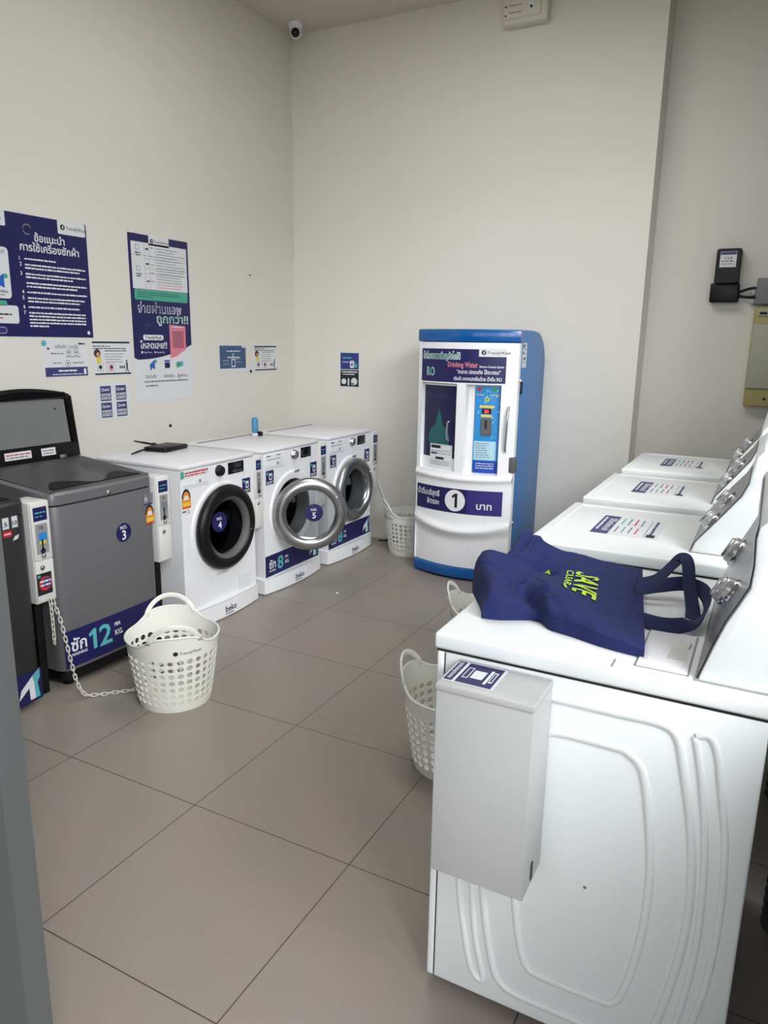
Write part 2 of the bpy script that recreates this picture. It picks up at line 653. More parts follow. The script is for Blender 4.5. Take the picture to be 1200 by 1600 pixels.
def draw_rules(b, F, w, h):
    # w = 1.0, right half in view
    X = w - 0.57
    b.rect(F, 0.004, 0.004, w - 0.006, h - 0.004, NAVY, 1)
    b.rect(F, w - 0.19, h - 0.072, w - 0.014, h - 0.001, PAPER, 2, 0.008)
    brand_mark(b, F, w - 0.172, h - 0.05, 0.026)
    b.rect(F, X - 0.14, h - 0.075, X + 0.075, h - 0.001, PAPER, 2, 0.008)
    brand_mark(b, F, X - 0.115, h - 0.052, 0.026)
    # bubble
    for k in range(18):
        a = 0.5 + k * 0.27
        r = 0.024
        b.disc(F, w - 0.375 + r * math.cos(a), h - 0.075 + r * math.sin(a), 0.0022 + 0.002 * abs(math.sin(a)), GREYP, 2, 8)
    b.text(F, 'ข้อแนะนำ', w - 0.245, h - 0.128, 0.052, WHITE, 2, 'c')
    b.text(F, 'การใช้เครื่องซักผ้า', w - 0.245, h - 0.178, 0.052, WHITE, 2, 'c')
    rows = [('1', 1, 0.5), ('2', 2, 1), ('3', 2, 1), ('', 2, 1), ('4', 1, 1), ('5', 2, 0.95), ('6', 1, 0.85), ('7', 5, 0.95)]
    y = h - 0.222
    for n, k, fl in rows:
        if n:
            b.text(F, n, w - 0.435, y - 0.004, 0.026, WHITE, 2, bold=True)
        for q in range(k):
            f = fl if q < k - 1 or k == 1 else fl * random.uniform(0.7, 1.0)
            if n == '7' and q == 4:
                f = 0.3
            b.lines(F, w - 0.405, y, w - 0.03, 0.0085, WHITE, 2, f)
            y -= 0.0165
        y -= 0.012
    # white panels on the left half
    b.rect(F, X - 0.2, h - 0.42, X + 0.075, h - 0.175, PAPER, 2, 0.02)
    b.text(F, 'โหลดแอป!', X + 0.055, h - 0.205, 0.026, GREYP, 3, 'r')
    b.poly(F, [(X - 0.01, h - 0.335), (X + 0.04, h - 0.30), (X + 0.04, h - 0.37), (X - 0.01, h - 0.35)], mat('blue_print', (40, 96, 190), 0.5), 3)
    b.disc(F, X + 0.05, h - 0.312, 0.012, GREEN, 3)
    b.text(F, 'แจ้งเตือน', X + 0.055, h - 0.392, 0.018, BLACKP, 3, 'r')
    b.lines(F, X - 0.1, h - 0.405, X + 0.055, 0.005, GREYP, 3)
    b.rect(F, X - 0.25, h - 0.455, X + 0.045, h - 0.43, GREEN, 2, 0.008)
    b.rect(F, X - 0.25, h - 0.54, X + 0.105, h - 0.452, PAPER, 2, 0.014)
    b.lines(F, X - 0.2, h - 0.50, X + 0.095, 0.009, BLACKP, 3)
    b.lines(F, X - 0.2, h - 0.517, X + 0.04, 0.006, RED, 3)
    b.rect(F, X - 0.2, h - 0.59, X + 0.03, h - 0.558, WHITE, 2, 0.014)
    b.rect(F, X - 0.198, h - 0.588, X + 0.028, h - 0.56, NAVY2, 3, 0.012)
    b.disc(F, w - 0.036, 0.03, 0.010, WHITE, 2, 10)


wall_sheet('instruction_poster', 0.968, 1.52, 1.0, 0.608, 'large navy poster with numbered washing instructions, left edge cut off by the frame', 'poster', draw_rules)


def draw_app(b, F, w, h):
    b.rect(F, 0.0, 0.345, w, h, NAVY, 1)
    # curved lower edge of the navy field
    b.poly(F, [(0, 0.346), (0, 0.266)] + [(0.03 + 0.44 * k / 10, 0.255 + 0.078 * (k / 10) ** 2) for k in range(11)] + [(w, 0.346)], NAVY, 1)
    T0 = 0.672
    b.rect(F, 0.022, T0, w - 0.016, h - 0.045, PAPER, 2)
    b.rect(F, 0.165, h - 0.055, 0.335, h - 0.0, PAPER, 2)
    brand_mark(b, F, 0.18, h - 0.042, 0.024)
    for x in (0.125, 0.165, 0.215):
        b.rect(F, x, T0, x + 0.0014, h - 0.05, GREYP, 3)
    for y, x in ((h - 0.12, 0.022), (h - 0.135, 0.125), (h - 0.19, 0.125), (h - 0.22, 0.125)):
        b.rect(F, x, y, w - 0.016, y + 0.0014, GREYP, 3)
    for k in range(15):
        y = h - 0.072 - k * 0.0162
        b.lines(F, 0.225, y, w - 0.03, 0.0045, GREYP if k < 13 else PINK, 3, random.uniform(0.6, 1))
        if k % 3 == 0:
            b.lines(F, 0.172, y, 0.21, 0.0045, GREYP, 3, 0.7)
    for y in (h - 0.075, h - 0.195):
        b.rect(F, 0.055, y - 0.016, 0.085, y + 0.014, GREYP, 3, 0.004)
        b.rect(F, 0.058, y - 0.013, 0.082, y + 0.011, PAPER, 4, 0.003)
        b.lines(F, 0.05, y - 0.035, 0.095, 0.007, BLACKP, 3, 1)
        b.lines(F, 0.055, y - 0.048, 0.09, 0.007, BLACKP, 3, 1)
    for y in (h - 0.085, h - 0.17, h - 0.27):
        b.lines(F, 0.135, y, 0.16, 0.010, BLACKP, 3, 1)
    b.rect(F, 0.03, 0.608, w - 0.02, T0 - 0.002, GREEN, 2, 0.012)
    for k in range(3):
        b.lines(F, 0.055, 0.652 - k * 0.013, w - 0.05, 0.004, NAVY, 3, 0.9 if k < 2 else 0.3)
    b.text(F, 'จ่ายผ่านแอพ', 0.05, 0.535, 0.074, WHITE, 2, width=0.37)
    b.text(F, 'จ่ายผ่านแอพ', 0.056, 0.538, 0.066, NAVY2, 3, width=0.355, bold=False)
    b.text(F, 'ถูกกว่า!!', 0.20, 0.478, 0.070, WHITE, 2, width=0.28)
    b.text(F, 'ถูกกว่า!!', 0.206, 0.481, 0.062, GREEN, 3, width=0.265, bold=False)
    b.rect(F, 0.080, 0.372, 0.250, 0.404, WHITE, 2, 0.012)
    b.text(F, 'TrendyWash', 0.165, 0.379, 0.026, NAVY, 3, 'c')
    b.text(F, 'โหลดเลย!!', 0.165, 0.322, 0.056, WHITE, 2, 'c')
    b.disc(F, 0.065, 0.299, 0.008, WHITE, 2, 10)
    b.text(F, 'App Store', 0.08, 0.294, 0.016, WHITE, 2, bold=False)
    b.poly(F, [(0.168, 0.291), (0.182, 0.299), (0.168, 0.307)], WHITE, 2)
    b.text(F, 'Google Play', 0.187, 0.294, 0.014, WHITE, 2, bold=False)
    for k in range(12):
        a = 0.4 + k * 0.3
        b.disc(F, 0.13 + 0.02 * math.cos(a), 0.448 + 0.02 * math.sin(a), 0.002, GREYP, 2, 6)
    # pink card; the square code on it is left plain
    b.poly(F, [(0.305, 0.262), (0.36, 0.272), (0.45, 0.318), (0.45, 0.462), (0.305, 0.470)], PINK, 3)
    b.lines(F, 0.33, 0.452, 0.43, 0.006, WHITE, 4, 1)
    b.rect(F, 0.33, 0.325, 0.43, 0.43, mat('dusty_pink_print', (170, 96, 114), 0.5), 4)
    # three small pictures with captions on the white foot
    B3 = mat('blue_print', (40, 96, 190), 0.5)
    b.poly(F, [(0.12, 0.222), (0.165, 0.255), (0.165, 0.195), (0.12, 0.212)], B3, 2)
    b.rect(F, 0.125, 0.19, 0.135, 0.212, NAVY, 2)
    b.disc(F, 0.175, 0.243, 0.01, GREEN, 2, 10)
    b.rect(F, 0.25, 0.2, 0.295, 0.235, NAVY, 2, 0.005)
    b.rect(F, 0.248, 0.238, 0.297, 0.25, B3, 2, 0.004)
    b.disc(F, 0.37, 0.22, 0.02, GREEN, 2, 14)
    b.disc(F, 0.40, 0.225, 0.018, TEAL, 2, 14)
    for x, tx in ((0.08, 'โปรโมชั่น'), (0.235, 'แจ้งเตือน'), (0.36, 'รู้สถานะ')):
        b.text(F, tx, x, 0.142, 0.026, GREYP, 2, width=0.095)
    b.lines(F, 0.07, 0.116, 0.455, 0.010, GREYP, 2, 1)
    b.lines(F, 0.08, 0.09, 0.18, 0.010, GREYP, 2, 1)


wall_sheet('app_poster', 2.258, 1.143, 0.503, 0.985, 'tall navy and white poster with pink square and mint bar above the white washers', 'poster', draw_app)


def draw_notice_navyfoot(b, F, w, h):
    b.rect(F, 0.008, 0.006, w - 0.008, 0.055, mat('slate_navy_print', (58, 62, 116), 0.5), 1)
    b.lines(F, 0.09, 0.032, 0.21, 0.010, WHITE, 2, 1)
    b.lines(F, 0.05, 0.015, 0.25, 0.005, WHITE, 2, 1)
    b.rect(F, w - 0.035, 0.014, w - 0.018, 0.046, WHITE, 2, 0.003)
    b.disc(F, 0.012, h - 0.022, 0.016, TEAL, 1, 14)
    b.disc(F, 0.036, h - 0.05, 0.007, NAVY2, 1, 10)
    b.text(F, 'เครื่องซัก 1 อบแห้ง', 0.155, h - 0.048, 0.026, GREYP, 1, 'c', width=0.15)
    b.lines(F, w - 0.06, h - 0.028, w - 0.015, 0.010, BLACKP, 1, 1)
    b.lines(F, 0.05, 0.125, 0.13, 0.007, GREYP, 1, 1)
    for x, y in ((0.165, 0.135), (0.215, 0.135), (0.155, 0.075)):
        b.disc(F, x, y, 0.018, GREYP, 1, 16)
        b.disc(F, x, y, 0.015, PAPER, 2, 16)
        b.disc(F, x, y, 0.006, mat('slate_navy_print', (58, 62, 116), 0.5), 3, 8)
    b.lines(F, 0.06, 0.075, 0.12, 0.006, GREYP, 1, 1)
    b.lines(F, 0.185, 0.075, 0.26, 0.006, GREYP, 1, 1)
    b.lines(F, 0.145, 0.108, 0.24, 0.006, GREYP, 1, 1)


wall_sheet('notice_sheet', 1.622, 1.31, 0.292, 0.204, 'white notice with a navy foot strip directly below the large navy poster', 'notice', draw_notice_navyfoot)


def draw_notice_blackbars(b, F, w, h):
    b.rect(F, 0.004, h - 0.018, w - 0.012, h - 0.008, BLACKP, 1)
    b.rect(F, 0.012, 0.006, w - 0.012, 0.015, BLACKP, 1)
    for k, y in enumerate((0.165, 0.152, 0.139)):
        b.lines(F, 0.008 if k < 2 else 0.09, y, w - 0.03, 0.005, BLACKP, 1, 0.95 if k else 0.5)
    for k in range(4):
        b.lines(F, 0.09, 0.122 - k * 0.015, w - 0.05, 0.004, GREYP, 1, random.uniform(0.7, 1))
    # a small person with curly hair beside a front loader, baskets and a walking figure
    SK = mat('skin_print', (206, 160, 120), 0.6)
    b.disc(F, 0.035, 0.128, 0.024, mat('brown_print', (70, 48, 40), 0.6), 1, 14)
    b.disc(F, 0.04, 0.122, 0.012, SK, 2, 12)
    b.rect(F, 0.028, 0.075, 0.058, 0.108, YELLOW, 2, 0.006)
    b.rect(F, 0.03, 0.03, 0.075, 0.072, GREYP, 1)
    b.rect(F, 0.032, 0.032, 0.073, 0.07, PAPER, 2)
    b.disc(F, 0.052, 0.05, 0.012, BLACKP, 3, 12)
    b.rect(F, 0.10, 0.025, 0.16, 0.07, GREYP, 1)
    b.rect(F, 0.102, 0.027, 0.158, 0.068, PAPER, 2)
    b.disc(F, 0.13, 0.046, 0.017, PINK, 3, 12)
    b.disc(F, 0.132, 0.05, 0.009, BLACKP, 4, 10)
    for x in (0.195, 0.21, 0.225):
        b.rect(F, x, 0.04, x + 0.010, 0.055, BLACKP, 1)
    b.disc(F, 0.25, 0.083, 0.006, BLACKP, 1, 10)
    b.poly(F, [(0.243, 0.074), (0.258, 0.074), (0.256, 0.045), (0.262, 0.02), (0.256, 0.02), (0.25, 0.042), (0.244, 0.02), (0.238, 0.02), (0.246, 0.045)], BLACKP, 1)


wall_sheet('notice_sheet', 1.945, 1.31, 0.292, 0.202, 'white notice with black bars and small colour drawings, left of the tall poster', 'notice', draw_notice_blackbars)


def draw_quiet(b, F, w, h):
    SL = mat('slate_navy_print', (58, 62, 116), 0.5)
    for x in (0.035, 0.15):
        for y in (0.012, 0.108):
            b.rect(F, x, y, x + 0.078, y + 0.086, SL, 1)
            b.text(F, 'Quiet', x + 0.006, y + 0.058, 0.024, WHITE, 2, width=0.06)
            for k in range(2):
                b.rect(F, x + 0.006, y + 0.008 + 0.02 * k, x + 0.072, y + 0.022 + 0.02 * k, PAPER, 2)
                b.lines(F, x + 0.01, y + 0.011 + 0.02 * k, x + 0.07, 0.007, GREYP, 3, 1)


wall_sheet('sticker_sheet', 1.948, 1.058, 0.264, 0.21, 'white sheet of four small navy labels above the open black lid', 'notice', draw_quiet)


def draw_blue(b, F, w, h):
    P = mat('petrol_blue_print', (62, 86, 126), 0.5)
    b.rect(F, 0.006, 0.03, w - 0.006, h - 0.004, P, 1)
    b.rect(F, w - 0.05, h - 0.018, w - 0.008, h - 0.004, PAPER, 2)
    b.lines(F, 0.08, h - 0.045, 0.23, 0.007, WHITE, 2, 1)
    b.lines(F, 0.09, h - 0.09, 0.22, 0.010, WHITE, 2, 1)
    b.disc(F, 0.15, h - 0.067, 0.012, TEAL, 2, 12)
    b.rect(F, 0.13, 0.04, 0.175, 0.095, WHITE, 2, 0.004)
    b.rect(F, 0.136, 0.048, 0.169, 0.088, P, 3)
    for k in range(4):
        b.lines(F, 0.04 + 0.14 * (k % 2), 0.06 + 0.012 * k, 0.11 + 0.14 * (k % 2), 0.003, WHITE, 2, 0.9)


wall_sheet('notice_sheet', 3.034, 1.296, 0.30, 0.192, 'petrol blue notice with white edge on the wall left of the room corner', 'notice', draw_blue)
wall_sheet('notice_sheet', 3.426, 1.297, 0.295, 0.194, 'white notice with black bars nearest the room corner, right of the blue notice', 'notice', draw_notice_blackbars)


def draw_two(b, F, w, h):
    b.rect(F, 0.008, h * 0.52, w - 0.008, h - 0.008, mat('royal_print', (44, 58, 128), 0.5), 1)
    b.lines(F, 0.03, h - 0.05, w - 0.04, 0.010, TEAL, 2, 0.7)
    b.lines(F, 0.03, h - 0.08, w - 0.03, 0.006, WHITE, 2, 0.9)
    b.rect(F, 0.095, h * 0.56, 0.13, h * 0.56 + 0.055, WHITE, 2, 0.004)
    b.disc(F, 0.112, h * 0.56 + 0.024, 0.009, NAVY, 3, 10)
    b.disc(F, 0.145, h * 0.56 + 0.018, 0.016, GREEN, 2, 10)
    b.rect(F, 0.008, 0.012, w - 0.008, h * 0.5, BLACKP, 1)
    b.lines(F, 0.02, h * 0.43, w - 0.02, 0.010, WHITE, 2, 1)
    b.lines(F, 0.03, h * 0.37, w - 0.03, 0.008, WHITE, 2, 0.9)
    b.disc(F, 0.04, 0.05, 0.022, PAPER, 2, 14)
    b.rect(F, 0.075, 0.02, 0.088, 0.075, PAPER, 2)
    b.disc(F, 0.132, 0.052, 0.028, PAPER, 2, 14)
    b.disc(F, 0.12, 0.03, 0.014, GREYP, 3, 10)


wall_sheet('notice_sheet', -0.86, 1.172, 0.18, 0.276, 'blue over black notice alone on the back wall above the far washer', 'notice', draw_two, wall='back')

# little screw heads left in the left wall
for k, (y, z, lab) in enumerate(((2.53, 0.976, 'black screw hole in the left wall just below the tall poster'),
                                 (3.385, 1.30, 'small black screw in the left wall between the blue and the white notice'),
                                 (3.4, 1.98, 'tiny dark screw high on the left wall near the room corner'))):
    b = MB().lathe([(0.0, 0.006), (0.010, 0.005), (0.011, 0.0)], (0, 0, 0), (1, 0, 0), BLACK, 12)
    o = b.build('wall_screw')
    o.location = (XL, y, z)
    if k == 2:
        o.scale = (1, 0.5, 0.5)
    tag(o, lab, 'screw', 'screws left in the left wall')


# ------------------------------------------------------------------ machines along the left wall
XF = -0.45


def energy_label(b, F, x, y, w, h, lay=1):
    """yellow-orange rating label with a dark arch"""
    b.rect(F, x, y + h * 0.22, x + w, y + h * 0.62, ORANGE, lay)
    b.poly(F, [(x + w / 2 + w / 2 * math.cos(PI * k / 12), y + h * 0.62 + h * 0.38 * math.sin(PI * k / 12)) for k in range(13)], BLACKP, lay)
    b.poly(F, [(x + w / 2 + w * 0.38 * math.cos(PI * k / 12), y + h * 0.60 + h * 0.30 * math.sin(PI * k / 12)) for k in range(13)], ORANGE, lay + 1)
    b.poly(F, [(x + w * 0.2, y + h * 0.56), (x + w * 0.8, y + h * 0.56), (x + w * 0.68, y + h * 0.74), (x + w * 0.32, y + h * 0.74)], WHITE, lay + 2)
    b.rect(F, x + w * 0.1, y + h * 0.30, x + w * 0.9, y + h * 0.46, YELLOW, lay + 1)
    b.rect(F, x, y + h * 0.22, x + w, y + h * 0.27, RED, lay + 1)
    b.text(F, '5', x + w * 0.6, y, h * 0.24, GREYP, lay, bold=True)
    b.lines(F, x, y + h * 0.06, x + w * 0.5, h * 0.08, GREYP, lay, 1)


def navy_tag(b, F, x, y, w, h, lay=1):
    """small navy instruction sticker with a white washer drawing"""
    b.rect(F, x - 0.003, y - 0.003, x + w + 0.003, y + h + 0.003, PAPER, lay)
    b.rect(F, x, y, x + w, y + h, NAVY, lay + 1)
    b.rect(F, x + w * 0.4, y + h * 0.32, x + w * 0.8, y + h * 0.8, PAPER, lay + 2, 0.006)
    b.disc(F, x + w * 0.6, y + h * 0.52, w * 0.13, NAVY, lay + 3, 12)
    b.disc(F, x + w * 0.22, y + h * 0.8, w * 0.12, TEAL, lay + 2, 10)
    b.lines(F, x + w * 0.1, y + h * 0.16, x + w * 0.92, h * 0.07, WHITE, lay + 2, 1)
    b.lines(F, x + w * 0.1, y + h * 0.06, x + w * 0.8, h * 0.05, WHITE, lay + 2, 1)


def capacity_band(parent, y0, y1, z0, z1, kg, xoff=0.0):
    h = z1 - z0
    F = Frame((xoff + 0.0015, 0, 0), (0, 1, 0), (0, 0, 1))
    b = MB()
    b.box(xoff - 0.0005, xoff + 0.0015, y0, y1, z0, z1, NAVY)
    b.text(F, 'ซัก', y0 + 0.035, z0 + h * 0.36, h * 0.52, WHITE, 1, width=0.068)
    b.text(F, 'WASHING', y0 + 0.035, z0 + h * 0.2, h * 0.13, WHITE, 1, width=0.068)
    w12 = 0.125 if len(kg) == 2 else 0.062
    b.text(F, kg, y0 + 0.122, z0 + h * 0.2, h * 0.86, TEAL, 1, width=w12)
    b.text(F, 'PER', y0 + 0.122 + w12 + 0.018, z0 + h * 0.60, h * 0.16, WHITE, 1, width=0.035)
    b.text(F, 'KG.', y0 + 0.122 + w12 + 0.018, z0 + h * 0.34, h * 0.22, WHITE, 1, width=0.045)
    t_logo(b, F, y1 - 0.012, z0 + h * 0.10, h * 0.78, 1)
    return b.build('capacity_band', parent)


def door_opening_front(b, W, z0, z1, cy, cz, r, m, x=0.0, n=48):
    """front plate from (0,z0) to (W,z1) with a round hole"""
    vs, fs = [], []
    for k in range(n):
        a = 2 * PI * k / n
        c, s_ = math.cos(a), math.sin(a)
        vs.append((x, cy + r * c, cz + r * s_))
        tt = []
        if c > 1e-9:
            tt.append((W - cy) / c)
        if c < -1e-9:
            tt.append((0 - cy) / c)
        if s_ > 1e-9:
            tt.append((z1 - cz) / s_)
        if s_ < -1e-9:
            tt.append((z0 - cz) / s_)
        q = min(tt)
        vs.append((x, cy + q * c, cz + q * s_))
    for k in range(n):
        k2 = (k + 1) % n
        fs.append((2 * k, 2 * k + 1, 2 * k2 + 1, 2 * k2))
    # corners
    for (yy, zz) in ((W, z1), (0, z1), (0, z0), (W, z0)):
        best = None
        for k in range(n):
            k2 = (k + 1) % n
            p, q = vs[2 * k + 1], vs[2 * k2 + 1]
            if abs(p[1] - q[1]) > 1e-6 and abs(p[2] - q[2]) > 1e-6 and abs((p[1] + q[1]) / 2 - yy) < 0.2 and abs((p[2] + q[2]) / 2 - zz) < 0.2:
                best = (2 * k + 1, 2 * k2 + 1)
        if best:
            vs.append((x, yy, zz))
            fs.append((best[0], len(vs) - 1, best[1]))
    b.add(vs, fs, m)


def front_loader(y0, label, number, kg=None, black=False, door_angle=0.0, energy=False, sticker=False, clear=True, no_on_body=False):
    root = thing('front_load_washer', label, 'washing machine', (XF, y0, 0), 0, 'white front loaders in a row')
    W, D = 0.60, 0.60
    cy, cz, R = (0.315, 0.52, 0.235) if black else (0.30, 0.495, 0.225)
    F = Frame((0, 0, 0), (0, 1, 0), (0, 0, 1))
    # body, open at the front for the drum
    b = MB()
    Z0, Z1 = 0.10, 0.872
    door_opening_front(b, W, Z0, Z1, cy, cz, R - 0.035, ENAMEL)
    b.add([(0, 0, Z0), (-D, 0, Z0), (-D, 0, Z1), (0, 0, Z1)], [(0, 1, 2, 3)], ENAMEL)
    b.add([(0, W, Z0), (-D, W, Z0), (-D, W, Z1), (0, W, Z1)], [(3, 2, 1, 0)], ENAMEL)
    b.add([(-D, 0, Z0), (-D, W, Z0), (-D, W, Z1), (-D, 0, Z1)], [(0, 1, 2, 3)], ENAMEL)
    b.add([(0, 0, Z0), (0, W, Z0), (-D, W, Z0), (-D, 0, Z0)], [(0, 1, 2, 3)], ENAMEL)
    b.add([(0, 0, Z1), (0, W, Z1), (-D, W, Z1), (-D, 0, Z1)], [(3, 2, 1, 0)], ENAMEL)
    # round moulding about the door and the seam below the control panel
    b.lathe([(R + 0.018, 0.0), (R + 0.014, 0.008), (R + 0.004, 0.010), (R - 0.036, 0.002)], (0, cy, cz), (1, 0, 0), ENAMEL, 48)
    b.rect(F, 0.02, 0.776, 0.215, 0.7775, GREYP, 1)
    if black:
        b.text(F, 'ProSmart', cy - 0.015, cz - R - 0.035, 0.024, GREYP, 1, 'c', bold=False)
    else:
        b.rect(F, cy + 0.01, cz + R + 0.0, cy + 0.065, cz + R + 0.014, GREYP, 30)
    b.build('body', root)
    # top
    tp_ = MB().box(-D, 0.004, 0.0, W, 0.874, 0.897, ENAMEL2, 0.007)
    if not black:
        tp_.box(-0.515, -0.503, 0.01, W - 0.01, 0.8965, 0.8985, GAP)  # dark strip standing in for the shade of the rear edge gap
    tp_.build('top_panel', root)
    # control panel marks
    dr = MB()
    dr.prism(rounded(0.02, 0.79, 0.215, 0.866, 0.008), lambda a, c, d: (d, a, c), 0.0, 0.005, ENAMEL, 0.002)
    Fd = Frame((0.005, 0, 0), (0, 1, 0), (0, 0, 1))
    dr.poly(Fd, [(0.10, 0.796), (0.2, 0.796), (0.2, 0.826), (0.16, 0.820), (0.11, 0.804)], ENAMEL2, 1)
    dr.rect(Fd, 0.135, 0.796, 0.15, 0.812, GREYP, 2)
    if sticker:
        dr.rect(Fd, 0.0, 0.832, 0.21, 0.869, PAPER, 2)
        dr.rect(Fd, 0.0, 0.832, 0.024, 0.869, GREEN, 3)
        dr.lines(Fd, 0.03, 0.853, 0.205, 0.009, RED, 3, 1)
        dr.lines(Fd, 0.03, 0.840, 0.205, 0.007, RED, 3, 0.9)
    else:
        dr.lines(Fd, 0.03, 0.85, 0.07, 0.008, NAVY2, 2, 1)
        dr.lines(Fd, 0.13, 0.85, 0.17, 0.008, GREYP, 2, 1)
        dr.lines(Fd, 0.03, 0.83, 0.17, 0.005, GREYP, 2, 1)
    dr.build('detergent_drawer', root)
    dm = BLACK if black else CHROME
    dial = MB().lathe([(0.031, 0.0), (0.031, 0.006), (0.026, 0.008), (0.025, 0.024), (0.021, 0.027), (0.0, 0.027)], (0.0, 0.30 if black else 0.315, 0.834), (1, 0, 0), dm, 24)
    dial.build('program_dial', root)
    dp = MB().box(0, 0.003, 0.375 if black else 0.395, 0.51 if black else 0.51, 0.80, 0.865, BLACKG, 0.002)
    Fp = Frame((0.003, 0, 0), (0, 1, 0), (0, 0, 1))
    dp.lines(Fp, 0.41, 0.812, 0.49, 0.003, GREYP, 1, 1)
    dp.build('display_window', root)
    def sticker_part(nm, draw):
        st = MB()
        draw(st)
        st.build(nm, root)
    if energy:
        sticker_part('energy_label', lambda st: energy_label(st, F, 0.006, 0.645, 0.066, 0.13))
        sticker_part('instruction_sticker', lambda st: navy_tag(st, F, 0.495, 0.672, 0.072, 0.085))
    else:
        sticker_part('instruction_sticker', lambda st: navy_tag(st, F, 0.025, 0.682, 0.078, 0.085))
        sticker_part('instruction_sticker', lambda st: navy_tag(st, F, 0.502, 0.66, 0.076, 0.095))
        if no_on_body:
            st = MB().disc(F, 0.55, 0.61, 0.024, NAVY, 1)
            st.text(F, number, 0.55, 0.60, 0.028, WHITE, 2, 'c')
            st.build('number_sticker', root)
    if black:
        fl = MB().prism(rounded(0.425, 0.11, 0.545, 0.2, 0.006), lambda a, c, d: (d, a, c), 0.0, 0.002, ENAMEL2, 0.001)
        fl.build('filter_cover', root)
    # bowed kick plate with the maker's word
    kp = MB()
    arc = [(-0.012 + 0.624 * k / 14, 0.004 + 0.030 * (1 - (2 * k / 14 - 1) ** 2)) for k in range(15)]
    outl = arc + [(0.612, -0.5), (-0.012, -0.5)]
    kp.prism(outl, lambda a, c, d: (c, a, d), 0.004, 0.104, ENAMEL, 0.006)
    Fk = Frame((0, 0, 0), (0, 1, 0), (0, 0, 1), bend=lambda a, c, d: Vector((0.0042 + 0.030 * (1 - ((a + 0.012) / 0.312 - 1) ** 2) + d, a, c)))
    kp.text(Fk, 'beko', 0.325, 0.034, 0.050, NAVY, 2, 'c')
    kp.rect(Fk, 0.275, 0.02, 0.345, 0.025, NAVY, 2)
    kp.rect(Fk, -0.005, 0.1015, 0.605, 0.1035, GAP, 2)
    kp.build('kick_plate', root)
    if kg:
        capacity_band(root, 0.004, 0.592, 0.108, 0.242, kg)
    # drum and rubber gasket
    dg = MB().lathe([(R - 0.034, 0.0), (R - 0.05, -0.015), (R - 0.05, -0.055), (R - 0.068, -0.07), (R - 0.06, -0.085)], (0, cy, cz), (1, 0, 0), RUBBER, 40)
    dg.build('door_gasket', root)
    dd = MB().lathe([(R - 0.062, -0.08), (R + 0.005, -0.09), (R + 0.005, -0.42), (0.03, -0.43), (0.0, -0.40)], (0, cy, cz), (1, 0, 0), DRUM, 40)
    for k in range(3):
        a = 0.6 + k * 2 * PI / 3
        dd.box(-0.40, -0.10, -0.03, 0.03, 0.16, 0.235, mat('drum_paddle_plastic', (140, 140, 142), 0.4), 0.015,
               M=Matrix.Translation((0, cy, cz)) @ Matrix.Rotation(a, 4, 'X'))
    dd.build('drum', root)
    # door: ring, bowl of glass, number sticker
    hinge = (0.012, cy - R, cz)
    c0 = (0, R, 0)
    dm_ring = BLACK if black else STEEL
    ring = MB()
    if black:
        ring.lathe([(0.150, 0.006), (R - 0.012, 0.0), (R + 0.002, 0.012), (R, 0.030), (R - 0.022, 0.048), (R - 0.055, 0.052), (R - 0.062, 0.040)], c0, (1, 0, 0), dm_ring, 56)
        ring.lathe([(R - 0.062, 0.040), (R - 0.085, 0.024), (0.150, 0.014), (0.150, 0.006)], c0, (1, 0, 0), RUBBER, 56)
    else:
        ring.lathe([(0.152, 0.0), (R - 0.01, -0.004), (R - 0.004, 0.004)], c0, (1, 0, 0), BLACK, 56)
        ring.lathe([(R - 0.004, 0.004), (R + 0.001, 0.010), (R, 0.024), (R - 0.012, 0.036), (R - 0.035, 0.046), (R - 0.058, 0.044), (0.160, 0.034), (0.155, 0.022)], c0, (1, 0, 0), dm_ring, 56)
        ring.lathe([(0.155, 0.022), (0.150, 0.020), (0.152, 0.0)], c0, (1, 0, 0), CHROME, 56)
    door = ring.build('door', root)
    door.location = hinge
    door.rotation_euler = (0, 0, -door_angle)
    gm = glass('dark_door_glass', (0.40, 0.41, 0.43), 0.06) if black else glass('clear_door_glass', (0.80, 0.82, 0.83), 0.08)
    MB().lathe([(0.0, 0.034), (0.06, 0.033), (0.12, 0.028), (0.151, 0.020), (0.150, 0.0), (0.138, -0.03), (0.10, -0.075), (0.05, -0.09), (0.0, -0.092)], c0, (1, 0, 0), gm, 48).build('door_glass', door)
    if not no_on_body:
        sy, sz, sr = (R - 0.075, 0.045, 0.055) if black else (R + 0.02, 0.012, 0.055)
        Fn = Frame((0, 0, 0), (0, 1, 0), (0, 0, 1), bend=lambda a, c, d: Vector((0.0365 - 0.55 * ((a - R) ** 2 + c * c) + d, a, c)))
        nb = MB().disc(Fn, sy, sz, sr, NAVY, 1, 36)
        nb.text(Fn, 'NO.', sy, sz + 0.012, 0.022, WHITE, 2, 'c')
        nb.text(Fn, number, sy, sz - 0.034, 0.052, WHITE, 2, 'c')
        nb.build('number_sticker', door)
    if black:
        # slim inlay marks on the lower right of the ring
        gr = MB()
        Fr = Frame((0.0525, 0, 0), (0, 1, 0), (0, 0, 1))
        gr.rect(Fr, R + 0.155, -0.046, R + 0.19, -0.043, GREYP, 1)
        gr.build('door_marking', door)
    else:
        hd = MB()
        pts = [(0.05 * 0 + 0.047, R + (R - 0.036) * math.cos(a), (R - 0.036) * math.sin(a)) for a in [(-0.25 + 0.09 * k) for k in range(11)]]
        hd.tube(pts, 0.006, CHROME, 8)
        hd.build('door_handle', door)
    return root


